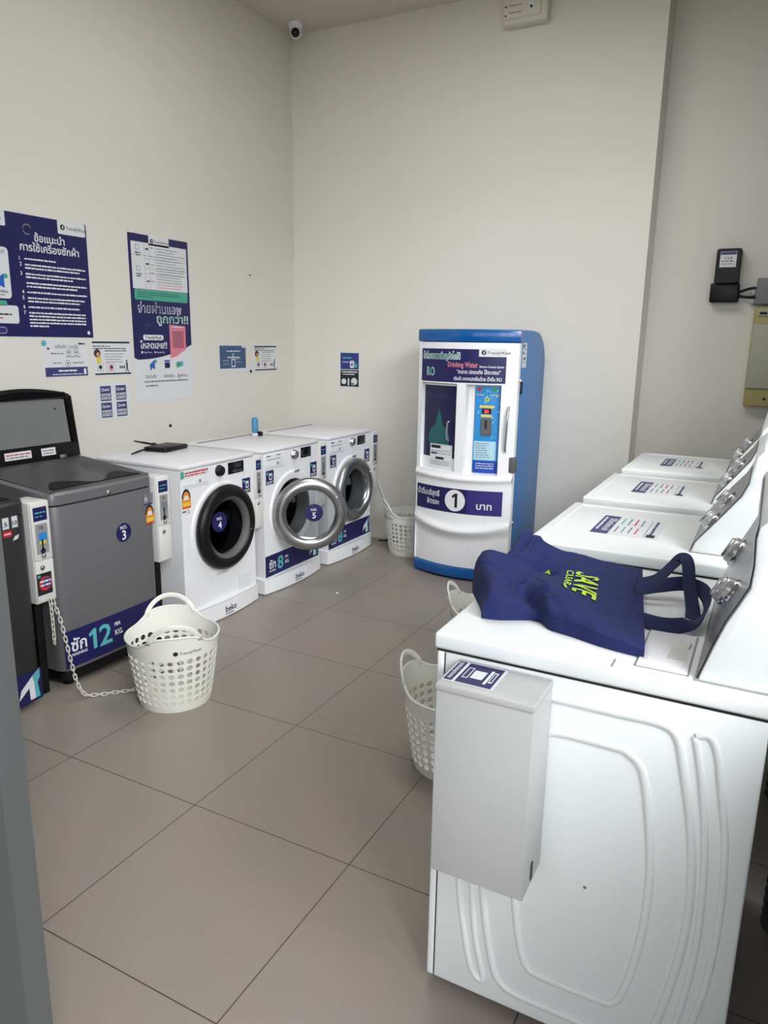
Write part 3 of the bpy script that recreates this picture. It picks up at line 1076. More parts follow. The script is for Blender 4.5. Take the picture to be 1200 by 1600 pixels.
front_loader(1.715, 'white front loader with closed black-rimmed door, modem lying on its top', '4', None, True, 0.0, True, True)
front_loader(2.407, 'white front loader with wide-open chrome door marked 5', '5', '8', False, math.radians(50))
front_loader(3.130, 'white front loader farthest down the row, next to the back wall', '6', '8', False, math.radians(3), no_on_body=True)


# ---- top loaders
def top_loader(name, y0, label, colour, W, lid_open, marks, group=None):
    root = thing(name, label, 'washing machine', (XF, y0, 0), 0, group)
    D = 0.60

    def outline(g, rr=0.05, bow=0.012):
        pts = []
        n = 10
        front = [(g + (W - 2 * g) * k / n, -g) for k in range(n + 1)]
        o = []
        for cx, cyy, a in ((-g - rr, g + rr, -PI / 2), (-g - rr, W - g - rr, 0)):
            for k in range(6):
                t = a + PI / 2 * k / 5
                px, py = cx + rr * math.cos(t), cyy + rr * math.sin(t)
                px += bow * (1 - (2 * py / W - 1) ** 2)
                o.append((px, py))
            if a == -PI / 2:
                for k in range(1, 6):
                    py = g + rr + (W - 2 * g - 2 * rr) * k / 6
                    o.append((-g + bow * (1 - (2 * py / W - 1) ** 2), py))
        o += [(-D + g, W - g), (-D + g, g)]
        return o
    b = MB()
    b.prism(outline(0.0), lambda a, c, d: (a, c, d), 0.085, 0.828, colour, 0.004)
    b.prism(outline(0.004), lambda a, c, d: (a, c, d), 0.826, 0.836, GAP)
    b.build('body', root, math.radians(35))
    bs = MB().prism(outline(0.015), lambda a, c, d: (a, c, d), 0.03, 0.09, BLACK, 0.004)
    bs.build('base_skirt', root, math.radians(35))
    for (fx, fy) in ((-0.07, 0.07), (-0.07, W - 0.07), (-D + 0.07, 0.07), (-D + 0.07, W - 0.07)):
        MB().lathe([(0.0, 0.0), (0.026, 0.0), (0.026, 0.035), (0.0, 0.035)], (fx, fy, 0), (0, 0, 1), BLACK, 14).build('foot', root)
    # rim that slopes up to the back
    o1 = outline(0.0)
    vs, fs = [], []
    n = len(o1)

    def ztop(x):
        return 0.888 + 0.055 * min(1.0, max(0.0, -x / D * 1.15))
    ins = [(max(-D + 0.10, min(-0.035, x)), max(0.03, min(W - 0.03, y))) for x, y in o1]
    for (x, y) in o1:
        vs.append((x, y, 0.836))
    for (x, y) in o1:
        vs.append((x * 1.0, y, ztop(x) - 0.012))
    for (x, y) in o1:
        vs.append((x + (-0.012 if x > -0.3 else 0.012), min(W - 0.012, max(0.012, y)), ztop(x)))
    for j in range(2):
        for i in range(n):
            k = (i + 1) % n
            fs.append((j * n + i, j * n + k, (j + 1) * n + k, (j + 1) * n + i))
    rim = MB().add(vs, fs, colour)
    # deck
    N = [(x + (-0.012 if x > -0.3 else 0.012), min(W - 0.012, max(0.012, y))) for x, y in o1]
    mid = [(-0.05, 0.05), (-0.05, W - 0.05), (-D + 0.13, W - 0.05), (-D + 0.13, 0.05)]
    # tub opening: slightly sunk, flat funnel
    us = [0.012 + (W - 0.024) * k / 16 for k in range(17)]
    vx = [-0.012, -0.05, -0.075, -0.13, -0.2, -0.28, -0.36, -0.42, -0.46, -D + 0.012]

    def dz(y, x):
        edge = min(y - 0.012, W - 0.012 - y)
        s_ = min(1.0, max(0.0, (edge - 0.02) / 0.05))
        d = 0.0
        if lid_open and -0.44 < x < -0.055:
            d = 0.030 * s_ * min(1.0, (-0.055 - x) / 0.06, (x + 0.44) / 0.06 + 0.001)
        return (x + 0.012 * (1 - (2 * y / W - 1) ** 2) * (1 if x > -0.1 else 0), y, ztop(x) - d)
    rim.grid(lambda u, v: dz(u, v), us, vx, mat('deck_plastic', (74, 74, 76), 0.4) if lid_open else colour, True, flip=True)
    rim.build('top_rim', root, math.radians(40))
    # dark glossy control strip along the front of the deck, scooped in the middle
    cs = MB()
    pts = []
    K = 24
    for side in (0, 1):
        for k in range(K + 1):
            u = k / K if side == 0 else 1 - k / K
            y = 0.05 + (W - 0.10) * u
            scoop = 1 - math.exp(-((u - 0.52) / 0.20) ** 2)
            if side == 0:
                pts.append((-0.035 - 0.006 * math.sin(u * PI), y))
            else:
                pts.append((-0.040 - 0.105 * scoop * math.sin(min(1, u * 6, (1 - u) * 6) * PI / 2), y))
    cs.prism(pts, lambda a, c, d: (a + 0.0, c, ztop(a) + d), -0.03, 0.004, mat('dark_control_plastic', (20, 20, 22), 0.5, spec=0.2))
    cs.build('control_strip', root)
    # lid
    lid = MB()
    if lid_open:
        H = 0.345
        out = [(0.008, 0.0), (W - 0.008, 0.0), (W - 0.014, H * 0.86)] + [(W - 0.03 - (W - 0.06) * k / 12, H * 0.90 + H * 0.10 * math.sin(PI * k / 12) ** 0.8) for k in range(13)] + [(0.014, H * 0.86)]
        win = [(0.045, 0.075), (W - 0.06, 0.075), (W - 0.066, H * 0.83), (W / 2, H * 0.855), (0.05, H * 0.83)]
        tl = 0.10  # lean back
        T = lambda a, c, d: (d - c * tl, a, c)
        # frame = outline with window: four bars around the glass
        lid.prism(out, T, -0.020, 0.0, BLACK, 0.006)
        lo = lid.build('lid', root, math.radians(35))
        lo.location = (-D + 0.115, 0, 0.940)
        gl = MB().prism(win, T, -0.001, 0.0025, mat('smoked_grey_glass', (118, 120, 120), 0.16, var=0.02), 0.001)
        gl.build('lid_glass', lo)
        bar = MB().prism([(W - 0.05, 0.07), (W - 0.02, 0.07), (W - 0.03, H * 0.87), (W - 0.06, H * 0.85)], T, 0.0, 0.012, BLACKG, 0.004)
        bar.prism([(0.04, H * 0.845), (W - 0.04, H * 0.845), (W - 0.06, H * 0.93), (W / 2, H * 0.97), (0.06, H * 0.93)], T, 0.0, 0.012, BLACKG, 0.004)
        bar.build('lid_rim', lo)
        Fl = Frame((0.0, 0, 0), (0, 1, 0), (-tl, 0, 1))
        for (a, c) in ((W - 0.43, W - 0.29), (W - 0.235, W - 0.155)):
            sk = MB()
            sk.rect(Fl, a, 0.022, c, 0.058, PAPER, 2)
            sk.lines(Fl, a + 0.008, 0.043, c - 0.006, 0.006, RED if c - a > 0.1 else GREYP, 3, 1)
            sk.lines(Fl, a + 0.008, 0.030, c - 0.006, 0.006, GREYP, 3, 0.9)
            sk.build('lid_sticker', lo)
        MB().disc(Fl, W - 0.125, H * 0.70, 0.006, BLACKP, 9, 12).build('rubber_stop', lo)
        for yy in (0.03, W - 0.125):
            MB().lathe([(0.0, -0.016), (0.011, -0.016), (0.011, 0.016), (0.0, 0.016)], (0.008, yy, 0.008), (0, 1, 0), GREYB, 12).build('hinge_pin', lo)
        # panel behind the lid
        MB().box(-D + 0.01, -D + 0.085, 0.01, W - 0.01, 0.93, 0.965, colour, 0.012).build('rear_panel', root)
    else:
        lid.prism(rounded(-D + 0.12, 0.035, -0.075, W - 0.035, 0.06, 7), lambda a, c, d: (a, c, ztop(a) + d), -0.002, 0.020, BLACKG, 0.008)
        lid.build('lid', root, math.radians(35))
        MB().box(-D + 0.01, -D + 0.11, 0.01, W - 0.01, 0.93, 0.985, colour, 0.02).build('rear_panel', root)
    marks(root, W)
    return root


def bowf(W, off=0.0):
    return Frame((0, 0, 0), (0, 1, 0), (0, 0, 1), bend=lambda a, c, d: Vector((0.0012 + off + 0.012 * (1 - (2 * a / W - 1) ** 2) + d, a, c)))


def bent_band(parent, W, y0, y1, z0, z1, kg):
    h = z1 - z0
    F = bowf(W)
    b = MB().rect(F, y0, z0, y1, z1, NAVY, 0)
    if kg:
        b.text(F, 'ซัก', y0 + 0.03, z0 + h * 0.42, h * 0.45, WHITE, 1, width=0.08)
        b.text(F, 'WASHING', y0 + 0.03, z0 + h * 0.29, h * 0.11, WHITE, 1, width=0.08)
        b.one(F, y0 + 0.122, z0 + h * 0.27, h * 0.56, TEAL, 1)
        b.text(F, kg[1:], y0 + 0.178, z0 + h * 0.27, h * 0.80, TEAL, 1, width=0.072)
        b.text(F, 'PER', y0 + 0.268, z0 + h * 0.66, h * 0.14, WHITE, 1, width=0.035)
        b.text(F, 'KG.', y0 + 0.268, z0 + h * 0.40, h * 0.2, WHITE, 1, width=0.048)
    if not kg:
        t_logo(b, F, y1 - 0.008, z0 + h * 0.08, h * 0.88, 1)
    return b.build('capacity_band', parent)


def marks3(root, W):
    F = bowf(W)
    bent_band(root, W, 0.012, W - 0.012, 0.10, 0.272, '12')
    b = MB().disc(F, 0.372, 0.645, 0.045, NAVY, 1, 36)
    b.text(F, 'NO.', 0.372, 0.662, 0.024, WHITE, 2, 'c')
    b.text(F, '3', 0.372, 0.612, 0.062, WHITE, 2, 'c')
    b.build('number_sticker', root)
    s = MB()
    energy_label(s, F, W - 0.072, 0.625, 0.056, 0.118)
    s.build('energy_label', root)
    s = MB()
    s.rect(F, W - 0.078, 0.752, W - 0.048, 0.80, GREYP, 1)
    s.text(F, '15', W - 0.075, 0.765, 0.024, WHITE, 2)
    s.rect(F, W - 0.044, 0.758, W - 0.016, 0.798, GREYP, 1)
    s.rect(F, W - 0.08, 0.745, W - 0.02, 0.751, NAVY2, 1)
    s.build('feature_sticker', root)
    MB().lathe([(0.0, 0.003), (0.010, 0.003), (0.010, 0.0)], (0.012, 0.30, 0.848), (1, 0, 0), CHROME, 16).build('badge', root)


def marks1(root, W):
    F = bowf(W)
    bent_band(root, W, 0.012, W - 0.012, 0.03, 0.165, None)
    for (a, c) in ((W - 0.125, W - 0.092), (W - 0.083, W - 0.052)):
        s = MB()
        s.rect(F, a, 0.785, c, 0.835, GREYP, 1)
        s.rect(F, a + 0.003, 0.788, c - 0.003, 0.832, PAPER, 2)
        s.text(F, '10' if a > W - 0.1 else '5', (a + c) / 2, 0.798, 0.024, BLACKP, 3, 'c', width=0.022 if a > W - 0.1 else 0.014)
        s.build('guarantee_sticker', root)
    s = MB()
    s.rect(F, W - 0.125, 0.755, W - 0.085, 0.780, RED, 1)
    s.lines(F, W - 0.12, 0.764, W - 0.09, 0.006, WHITE, 2, 1)
    s.build('red_sticker', root)
    s = MB().poly(F, [(W - 0.084, 0.735), (W - 0.06, 0.738), (W - 0.052, 0.756), (W - 0.072, 0.752)], PAPER, 1)
    s.build('maker_badge', root)


top_loader('top_load_washer', 0.245, 'charcoal top loader at the left edge with a two-tone stroke mark on navy', DARKB, 0.60, False, marks1, 'top loaders by the door')
top_loader('top_load_washer', 0.948, 'silver grey top loader marked 3 with its black lid standing open', GREYB, 0.59, True, marks3, 'top loaders by the door')


# ---- coin boxes standing between the machines
def coin_box(y0, label, style, w=0.105):
    root = thing('coin_box', label, 'coin box', (XF, y0, 0), 0, 'coin boxes between the washers')
    F = Frame((0.0025, 0, 0), (0, 1, 0), (0, 0, 1))
    MB().box(-0.13, -0.004, 0, w, 0.435, 0.868, COINB, 0.003).build('case', root)
    MB().box(-0.10, -0.06, w * 0.3, w * 0.7, 0.0, 0.436, BLACK, 0.003).build('stand', root)
    u = MB().box(-0.004, 0.002, 0.003, w - 0.003, 0.622, 0.865, COINB, 0.002)
    u.rect(F, 0.014, 0.788, w - 0.014, 0.846, NAVY2, 0)
    u.rect(F, 0.018, 0.792, w - 0.018, 0.842, NAVY, 1)
    u.lines(F, 0.022, 0.82, w - 0.022, 0.006, TEAL, 2, 1)
    u.lines(F, 0.022, 0.805, w - 0.022, 0.004, TEAL, 2, 0.7)
    u.rect(F, 0.018, 0.648, w - 0.018, 0.776, mat('slot_plate_print', (150, 152, 152), 0.35), 1)
    u.text(F, '10', w / 2, 0.752, 0.022, BLACKP, 2, 'c')
    u.rect(F, 0.03, 0.705, w - 0.024, 0.738, SKYP if style == 0 else GREYP, 2)
    u.rect(F, 0.034, 0.690, w - 0.03, 0.704, YELLOW if style == 0 else GREYP, 2)
    u.rect(F, w / 2 - 0.004, 0.664, w / 2 + 0.004, 0.71, BLACKP, 3)
    u.disc(F, w / 2, 0.66, 0.012, BLACKP, 3, 14)
    u.build('upper_door', root)
    MB().lathe([(0.0, 0.012), (0.006, 0.012), (0.010, 0.008), (0.010, 0.0)], (0.002, w * 0.48, 0.640), (1, 0, 0), CHROME, 14).build('return_button', root)
    l = MB().box(-0.004, 0.002, 0.003, w - 0.003, 0.440, 0.616, COINB, 0.002)
    if style == 0:
        l.rect(F, 0.004, 0.472, 0.075, 0.566, BLACKP, 1)
        l.disc(F, 0.043, 0.520, 0.031, RED, 2, 24)
        l.disc(F, 0.05, 0.522, 0.022, mat('slate_navy_print', (58, 62, 116), 0.5), 3, 20)
        l.lines(F, 0.018, 0.526, 0.07, 0.008, WHITE, 4, 1)
        l.lines(F, 0.018, 0.510, 0.066, 0.008, WHITE, 4, 1)
        l.rect(F, 0.008, 0.548, 0.022, 0.560, GREEN, 3)
    l.build('lower_door', root)
    MB().lathe([(0.0, 0.008), (0.005, 0.008), (0.010, 0.005), (0.010, 0.0)], (0.002, w * 0.38, 0.590), (1, 0, 0), STEEL, 14).build('lock', root)
    return root


coin_box(0.850, 'white coin box with round red sticker, between charcoal and grey top loaders, chain hanging below', 0, 0.093)
coin_box(1.548, 'white coin box between the grey top loader and the black-doored front loader', 1, 0.09)
coin_box(2.323, 'white coin box between the black-doored and the chrome-doored front loaders', 1, 0.075)
coin_box(3.022, 'white coin box between the wide-open door washer and the farthest washer', 1, 0.09)
coin_box(3.752, 'white coin box at the far end of the row beside the back wall', 1, 0.09)

# ------------------------------------------------------------------ water vending machine
WX, WY, WW = 0.100, 3.372, 0.668
wm = thing('water_vending_machine', 'tall blue and white drinking water vending machine against the back wall', 'vending machine', (WX, WY, 0))


def bow(x, k=0.085):
    return -k * (1 - (2 * x / WW - 1) ** 2)


def bow_outline(g=0.0, back=0.04, out=0.0, n=16):
    pts = [(g + (WW - 2 * g) * i / n, bow(g + (WW - 2 * g) * i / n) - out) for i in range(n + 1)]
    return pts + [(WW - g, back), (g, back)]


cabp = [(0.036, 0.075), (0.036, 1.612), (0.30, 1.612)]
for k in range(9):
    a = PI / 2 - PI / 2 * k / 8
    cabp.append((0.36 + 0.215 * math.cos(a), 1.40 + 0.208 * math.sin(a)))
cabp.append((0.575, 0.075))
MB().prism(cabp, lambda a, c, d: (d, a, c), 0.0, WW, BLUE2, 0.012).build('cabinet', wm, math.radians(30))
MB().prism(bow_outline(-0.006, 0.05, 0.012), lambda a, c, d: (a, c, d), 1.535, 1.612, BLUE1, 0.010).build('top_cap', wm, math.radians(30))
bsm = MB()
bsm.prism(bow_outline(-0.004, 0.56, 0.010), lambda a, c, d: (a, c, d), 0.016, 0.082, BLUE1, 0.006)
for (fx, fy) in ((0.06, 0.03), (WW - 0.06, 0.03), (0.06, 0.5), (WW - 0.06, 0.5)):
    bsm.box(fx - 0.05, fx + 0.05, fy - 0.04, fy + 0.05, 0.0, 0.02, BLUE1)
bsm.build('base', wm, math.radians(30))

# white door: bowed sheet with two recessed windows and moulded ledges
WIN = [(0.035, 0.300, 0.725, 1.275), (0.365, 0.575, 0.715, 1.275)]
xs = sorted(set([0.0, WW] + [WW * i / 24 for i in range(25)] + [e + d for w in WIN for e in w[:2] for d in (-0.004, 0.004)]))
zs = sorted(set([0.086, 0.12, 0.2, 0.28, 0.31, 0.325, 0.335, 0.345, 0.36, 0.375, 0.39, 0.41, 0.43, 0.44, 0.63, 0.645, 0.66, 0.668, 0.676, 0.69, 0.70, 1.0, 1.30, 1.4, 1.5, 1.528, 1.532]
                + [e + d for w in WIN for e in w[2:] for d in (-0.004, 0.004)]))


def door_off(x, z):
    o = 0.0
    for w in WIN:
        if w[0] < x < w[1] and w[2] < z < w[3]:
            return 0.045
    # ledge below the windows and the bowl shelf above the lower panel (edges curve down in the middle)
    c = 1 - (2 * x / WW - 1) ** 2
    o -= 0.016 * math.exp(-((z - (0.690 - 0.012 * c)) / 0.020) ** 2)
    zz = 0.385 - 0.05 * c
    if z < zz:
        o += 0.0
    o -= 0.030 * math.exp(-((z - zz) / 0.030) ** 2) * (0.4 + 0.6 * c)
    if z < zz - 0.03:
        o += 0.012 * min(1.0, (zz - 0.03 - z) / 0.04)
    return o


wd = MB()
zs2 = sorted(set(zs + [0.086 + (0.70 - 0.086) * k / 60 for k in range(61)]))
wd.grid(lambda x, z: (x, bow(x) + door_off(x, z) - 0.004, z), xs, zs2, ENAMEL)
for x in (0.0, WW):
    wd.add([(x, bow(x) - 0.004, 0.086), (x, 0.037, 0.086), (x, 0.037, 1.532), (x, bow(x) - 0.004, 1.532)], [(0, 1, 2, 3) if x == 0 else (3, 2, 1, 0)], ENAMEL)
wd.build('front_door', wm, math.radians(50))
FW = Frame((0, 0, 0), (1, 0, 0), (0, 0, 1), bend=lambda a, c, d: Vector((a, bow(a) - 0.0062 - d, c)))


def flat_in_recess(dep):
    return Frame((0, 0, 0), (1, 0, 0), (0, 0, 1), bend=lambda a, c, d: Vector((a, bow(a) + dep - d, c)))


b = MB().rect(FW, 0.028, 1.288, 0.600, 1.492, NAVY, 0)
b.rect(FW, 0.438, 1.448, 0.602, 1.498, PAPER, 1)
brand_mark(b, FW, 0.455, 1.460, 0.026)
b.text(FW, 'น้ำดื่มหยอดเหรียญอัตโนมัติ', 0.040, 1.428, 0.060, WHITE, 1, width=0.28)
b.text(FW, 'น้ำดื่มหยอดเหรียญอัตโนมัติ', 0.044, 1.430, 0.052, GREEN, 2, width=0.272, bold=False)
b.text(FW, 'RO', 0.074, 1.325, 0.075, WHITE, 1, width=0.062)
b.text(FW, 'RO', 0.078, 1.328, 0.066, GREEN, 2, width=0.055)
b.text(FW, 'Drinking Water', 0.235, 1.382, 0.046, PINK, 1, width=0.20)
b.text(FW, 'Reverse Osmosis System', 0.445, 1.382, 0.018, WHITE, 1, width=0.145)
b.text(FW, '"สะอาด ปลอดภัย ไร้ตะกอน"', 0.30, 1.343, 0.032, WHITE, 1, width=0.27)
b.text(FW, 'เติมน้ำ สะอาดสดชื่นด้วย น้ำดื่ม RO', 0.28, 1.302, 0.030, WHITE, 1, width=0.30)
b.build('name_banner', wm)

b = MB().rect(FW, 0.016, 0.452, 0.618, 0.612, NAVY, 0)
b.rect(FW, 0.40, 0.452, 0.618, 0.612, NAVY2, 1)
b.text(FW, 'น้ำดื่มบริสุทธิ์', 0.205, 0.548, 0.050, WHITE, 2, 'r', width=0.18)
b.text(FW, 'ลิตรละ', 0.205, 0.492, 0.048, WHITE, 2, 'r', width=0.10)
b.disc(FW, 0.318, 0.534, 0.073, BLACKP, 2, 40)
b.disc(FW, 0.318, 0.534, 0.071, WHITE, 3, 40)
b.one(FW, 0.296, 0.488, 0.094, BLACKP, 4)
b.text(FW, 'บาท', 0.51, 0.490, 0.062, WHITE, 2, 'c', width=0.095)
b.build('price_banner', wm)

FR1 = flat_in_recess(0.024)
b = MB().rect(FR1, 0.038, 0.728, 0.297, 1.272, ENAMEL2, -1)
b.rect(FR1, 0.046, 0.80, 0.290, 1.262, mat('midnight_print', (22, 26, 66), 0.25), 0)
b.text(FR1, 'TrendyWash', 0.165, 1.185, 0.030, mat('faded_navy_print', (50, 56, 104), 0.3), 1, 'c', width=0.14, bold=False)
dp = [(0.168, 1.125)]
for k in range(21):
    a = PI * 0.12 + (2 * PI - PI * 0.24) * k / 20
    dp.append((0.168 + 0.082 * math.sin(a), 0.925 + 0.088 * math.cos(a)))
b.poly(FR1, dp, mat('deep_teal_print', (30, 92, 98), 0.3), 1)
FR1b = flat_in_recess(0.022)
b.rect(FR1b, 0.105, 0.742, 0.275, 0.885, PAPER, 1)
b.rect(FR1b, 0.113, 0.858, 0.188, 0.878, BLACKP, 2)
b.lines(FR1b, 0.113, 0.838, 0.27, 0.005, GREYP, 2, 1)
b.rect(FR1b, 0.113, 0.818, 0.16, 0.832, mat('slate_navy_print', (58, 62, 116), 0.5), 2)
b.lines(FR1b, 0.165, 0.822, 0.27, 0.005, GREYP, 2, 1)
b.rect(FR1b, 0.15, 0.786, 0.215, 0.802, BLACKP, 2)
for k in range(3):
    b.lines(FR1b, 0.113, 0.772 - 0.011 * k, 0.27, 0.004, GREYP, 2, 0.9)
b.rect(FR1b, 0.195, 0.85, 0.27, 0.88, GREYP, 2)
b.rect(FR1b, 0.197, 0.852, 0.268, 0.878, PAPER, 3)
b.build('dispenser_door', wm)
hy = bow(0.255) + 0.018
MB().tube(spline([(0.262, hy, 1.045), (0.258, hy - 0.03, 1.04), (0.250, hy - 0.034, 1.025), (0.248, hy - 0.034, 0.945), (0.254, hy - 0.03, 0.925), (0.262, hy, 0.92)], 5), 0.006, CHROME, 8).build('dispenser_handle', wm)

FR2 = flat_in_recess(0.036)
b = MB().rect(FR2, 0.41, 0.722, 0.572, 1.268, SKYP, 0)
b.rect(FR2, 0.41, 0.722, 0.572, 0.80, mat('cobalt_print', (30, 70, 170), 0.4), 1)
for k in range(3):
    b.lines(FR2, 0.43, 0.78 - 0.015 * k, 0.555, 0.005, WHITE, 2, 0.9)
b.rect(FR2, 0.416, 0.805, 0.552, 0.925, mat('pale_blue_print', (176, 214, 232), 0.4), 1)
for k in range(7):
    b.lines(FR2, 0.424, 0.908 - 0.0145 * k, 0.545, 0.005, GREYP, 2, random.uniform(0.55, 1))
for k in range(40):
    b.disc(FR2, random.uniform(0.42, 0.565), random.uniform(0.94, 1.25), random.uniform(0.002, 0.005), mat('pale_blue_print', (176, 214, 232), 0.4), 1, 8)
b.disc(FR2, 0.437, 1.248, 0.013, RED, 2, 18)
b.disc(FR2, 0.530, 1.248, 0.013, mat('green_button_print', (30, 150, 80), 0.4), 2, 18)
b.lines(FR2, 0.42, 1.212, 0.465, 0.006, YELLOW, 2, 1)
b.lines(FR2, 0.505, 1.212, 0.56, 0.006, YELLOW, 2, 1)
b.disc(FR2, 0.486, 1.188, 0.015, YELLOW, 2, 18)
b.disc(FR2, 0.486, 1.188, 0.010, GREEN, 3, 14)
b.rect(FR2, 0.442, 1.135, 0.532, 1.150, YELLOW, 2)
b.rect(FR2, 0.456, 1.098, 0.514, 1.130, mat('display_black_print', (40, 14, 18), 0.3), 2)
b.rect(FR2, 0.452, 1.078, 0.518, 1.092, YELLOW, 2)
b.build('control_panel', wm)
led = MB().text(FR2, '00', 0.485, 1.104, 0.028, mat('red_display_digits', (255, 60, 40), 0.4, emit=1.5), 3, 'c')
led.build('display_digits', wm)
FR2b = flat_in_recess(0.028)
b = MB().prism(rounded(0.456, 0.965, 0.520, 1.072, 0.006), lambda a, c, d: (a, bow(a) + 0.036 - d, c), 0.0, 0.010, RUBBER, 0.002)
b.rect(flat_in_recess(0.0255), 0.480, 1.005, 0.495, 1.06, BLACKP, 1)
b.build('coin_slot', wm)
hx = 0.628
hyy = bow(hx) - 0.006
MB().tube(spline([(hx, hyy, 1.145), (hx + 0.004, hyy - 0.022, 1.12), (hx + 0.002, hyy - 0.032, 1.02), (hx - 0.004, hyy - 0.022, 0.895), (hx - 0.008, hyy, 0.870)], 6), 0.010, CHROME, 8, flat=(0.024, 0.012)).build('door_handle', wm)
MB().box(WW - 0.03, WW + 0.014, -0.018, 0.03, 0.735, 0.835, RUBBER, 0.008).build('lock_cover', wm)
lk = MB().lathe([(0.0, 0.012), (0.012, 0.012), (0.014, 0.0)], (WW, 0.045, 1.305), (1, 0, 0), CHROME, 14)
lk.tube([(WW + 0.012, 0.045, 1.30), (WW + 0.014, 0.035, 1.26), (WW + 0.013, 0.03, 1.225)], 0.006, BLACK, 8)
lk.build('key_with_tag', wm)
MB().lathe([(0.0, 0.010), (0.010, 0.010), (0.014, 0.0)], (WW, 0.05, 0.40), (1, 0, 0), CHROME, 14).build('key_lock', wm)
Fs = Frame((WW + 0.0006, 0, 0), (0, 1, 0), (0, 0, 1))
b = MB().rect(Fs, 0.055, 1.385, 0.145, 1.535, PAPER, 0)
b.rect(Fs, 0.065, 1.505, 0.10, 1.525, mat('slate_navy_print', (58, 62, 116), 0.5), 1)
b.rect(Fs, 0.065, 1.465, 0.09, 1.482, GREYP, 1)
b.rect(Fs, 0.085, 1.43, 0.115, 1.446, mat('slate_navy_print', (58, 62, 116), 0.5), 1)
for k in range(5):
    b.lines(Fs, 0.065, 1.52 - 0.026 * k, 0.14, 0.004, GREYP, 1, 0.95)
b.build('side_label', wm)


# ------------------------------------------------------------------ dryers along the right
CONS = [(0.472, 0.912), (0.482, 0.945), (0.520, 0.998), (0.558, 1.050), (0.594, 1.100), (0.610, 1.140), (0.616, 1.190), (0.622, 1.222), (0.638, 1.240), (0.655, 1.243), (0.676, 1.225), (0.680, 1.18), (0.672, 0.912)]
CONS1 = [(0.515, 0.912), (0.536, 0.985), (0.552, 1.035), (0.570, 1.075), (0.584, 1.108), (0.586, 1.15), (0.583, 1.20), (0.586, 1.222), (0.600, 1.236), (0.640, 1.240), (0.672, 1.225), (0.680, 1.18), (0.672, 0.912)]


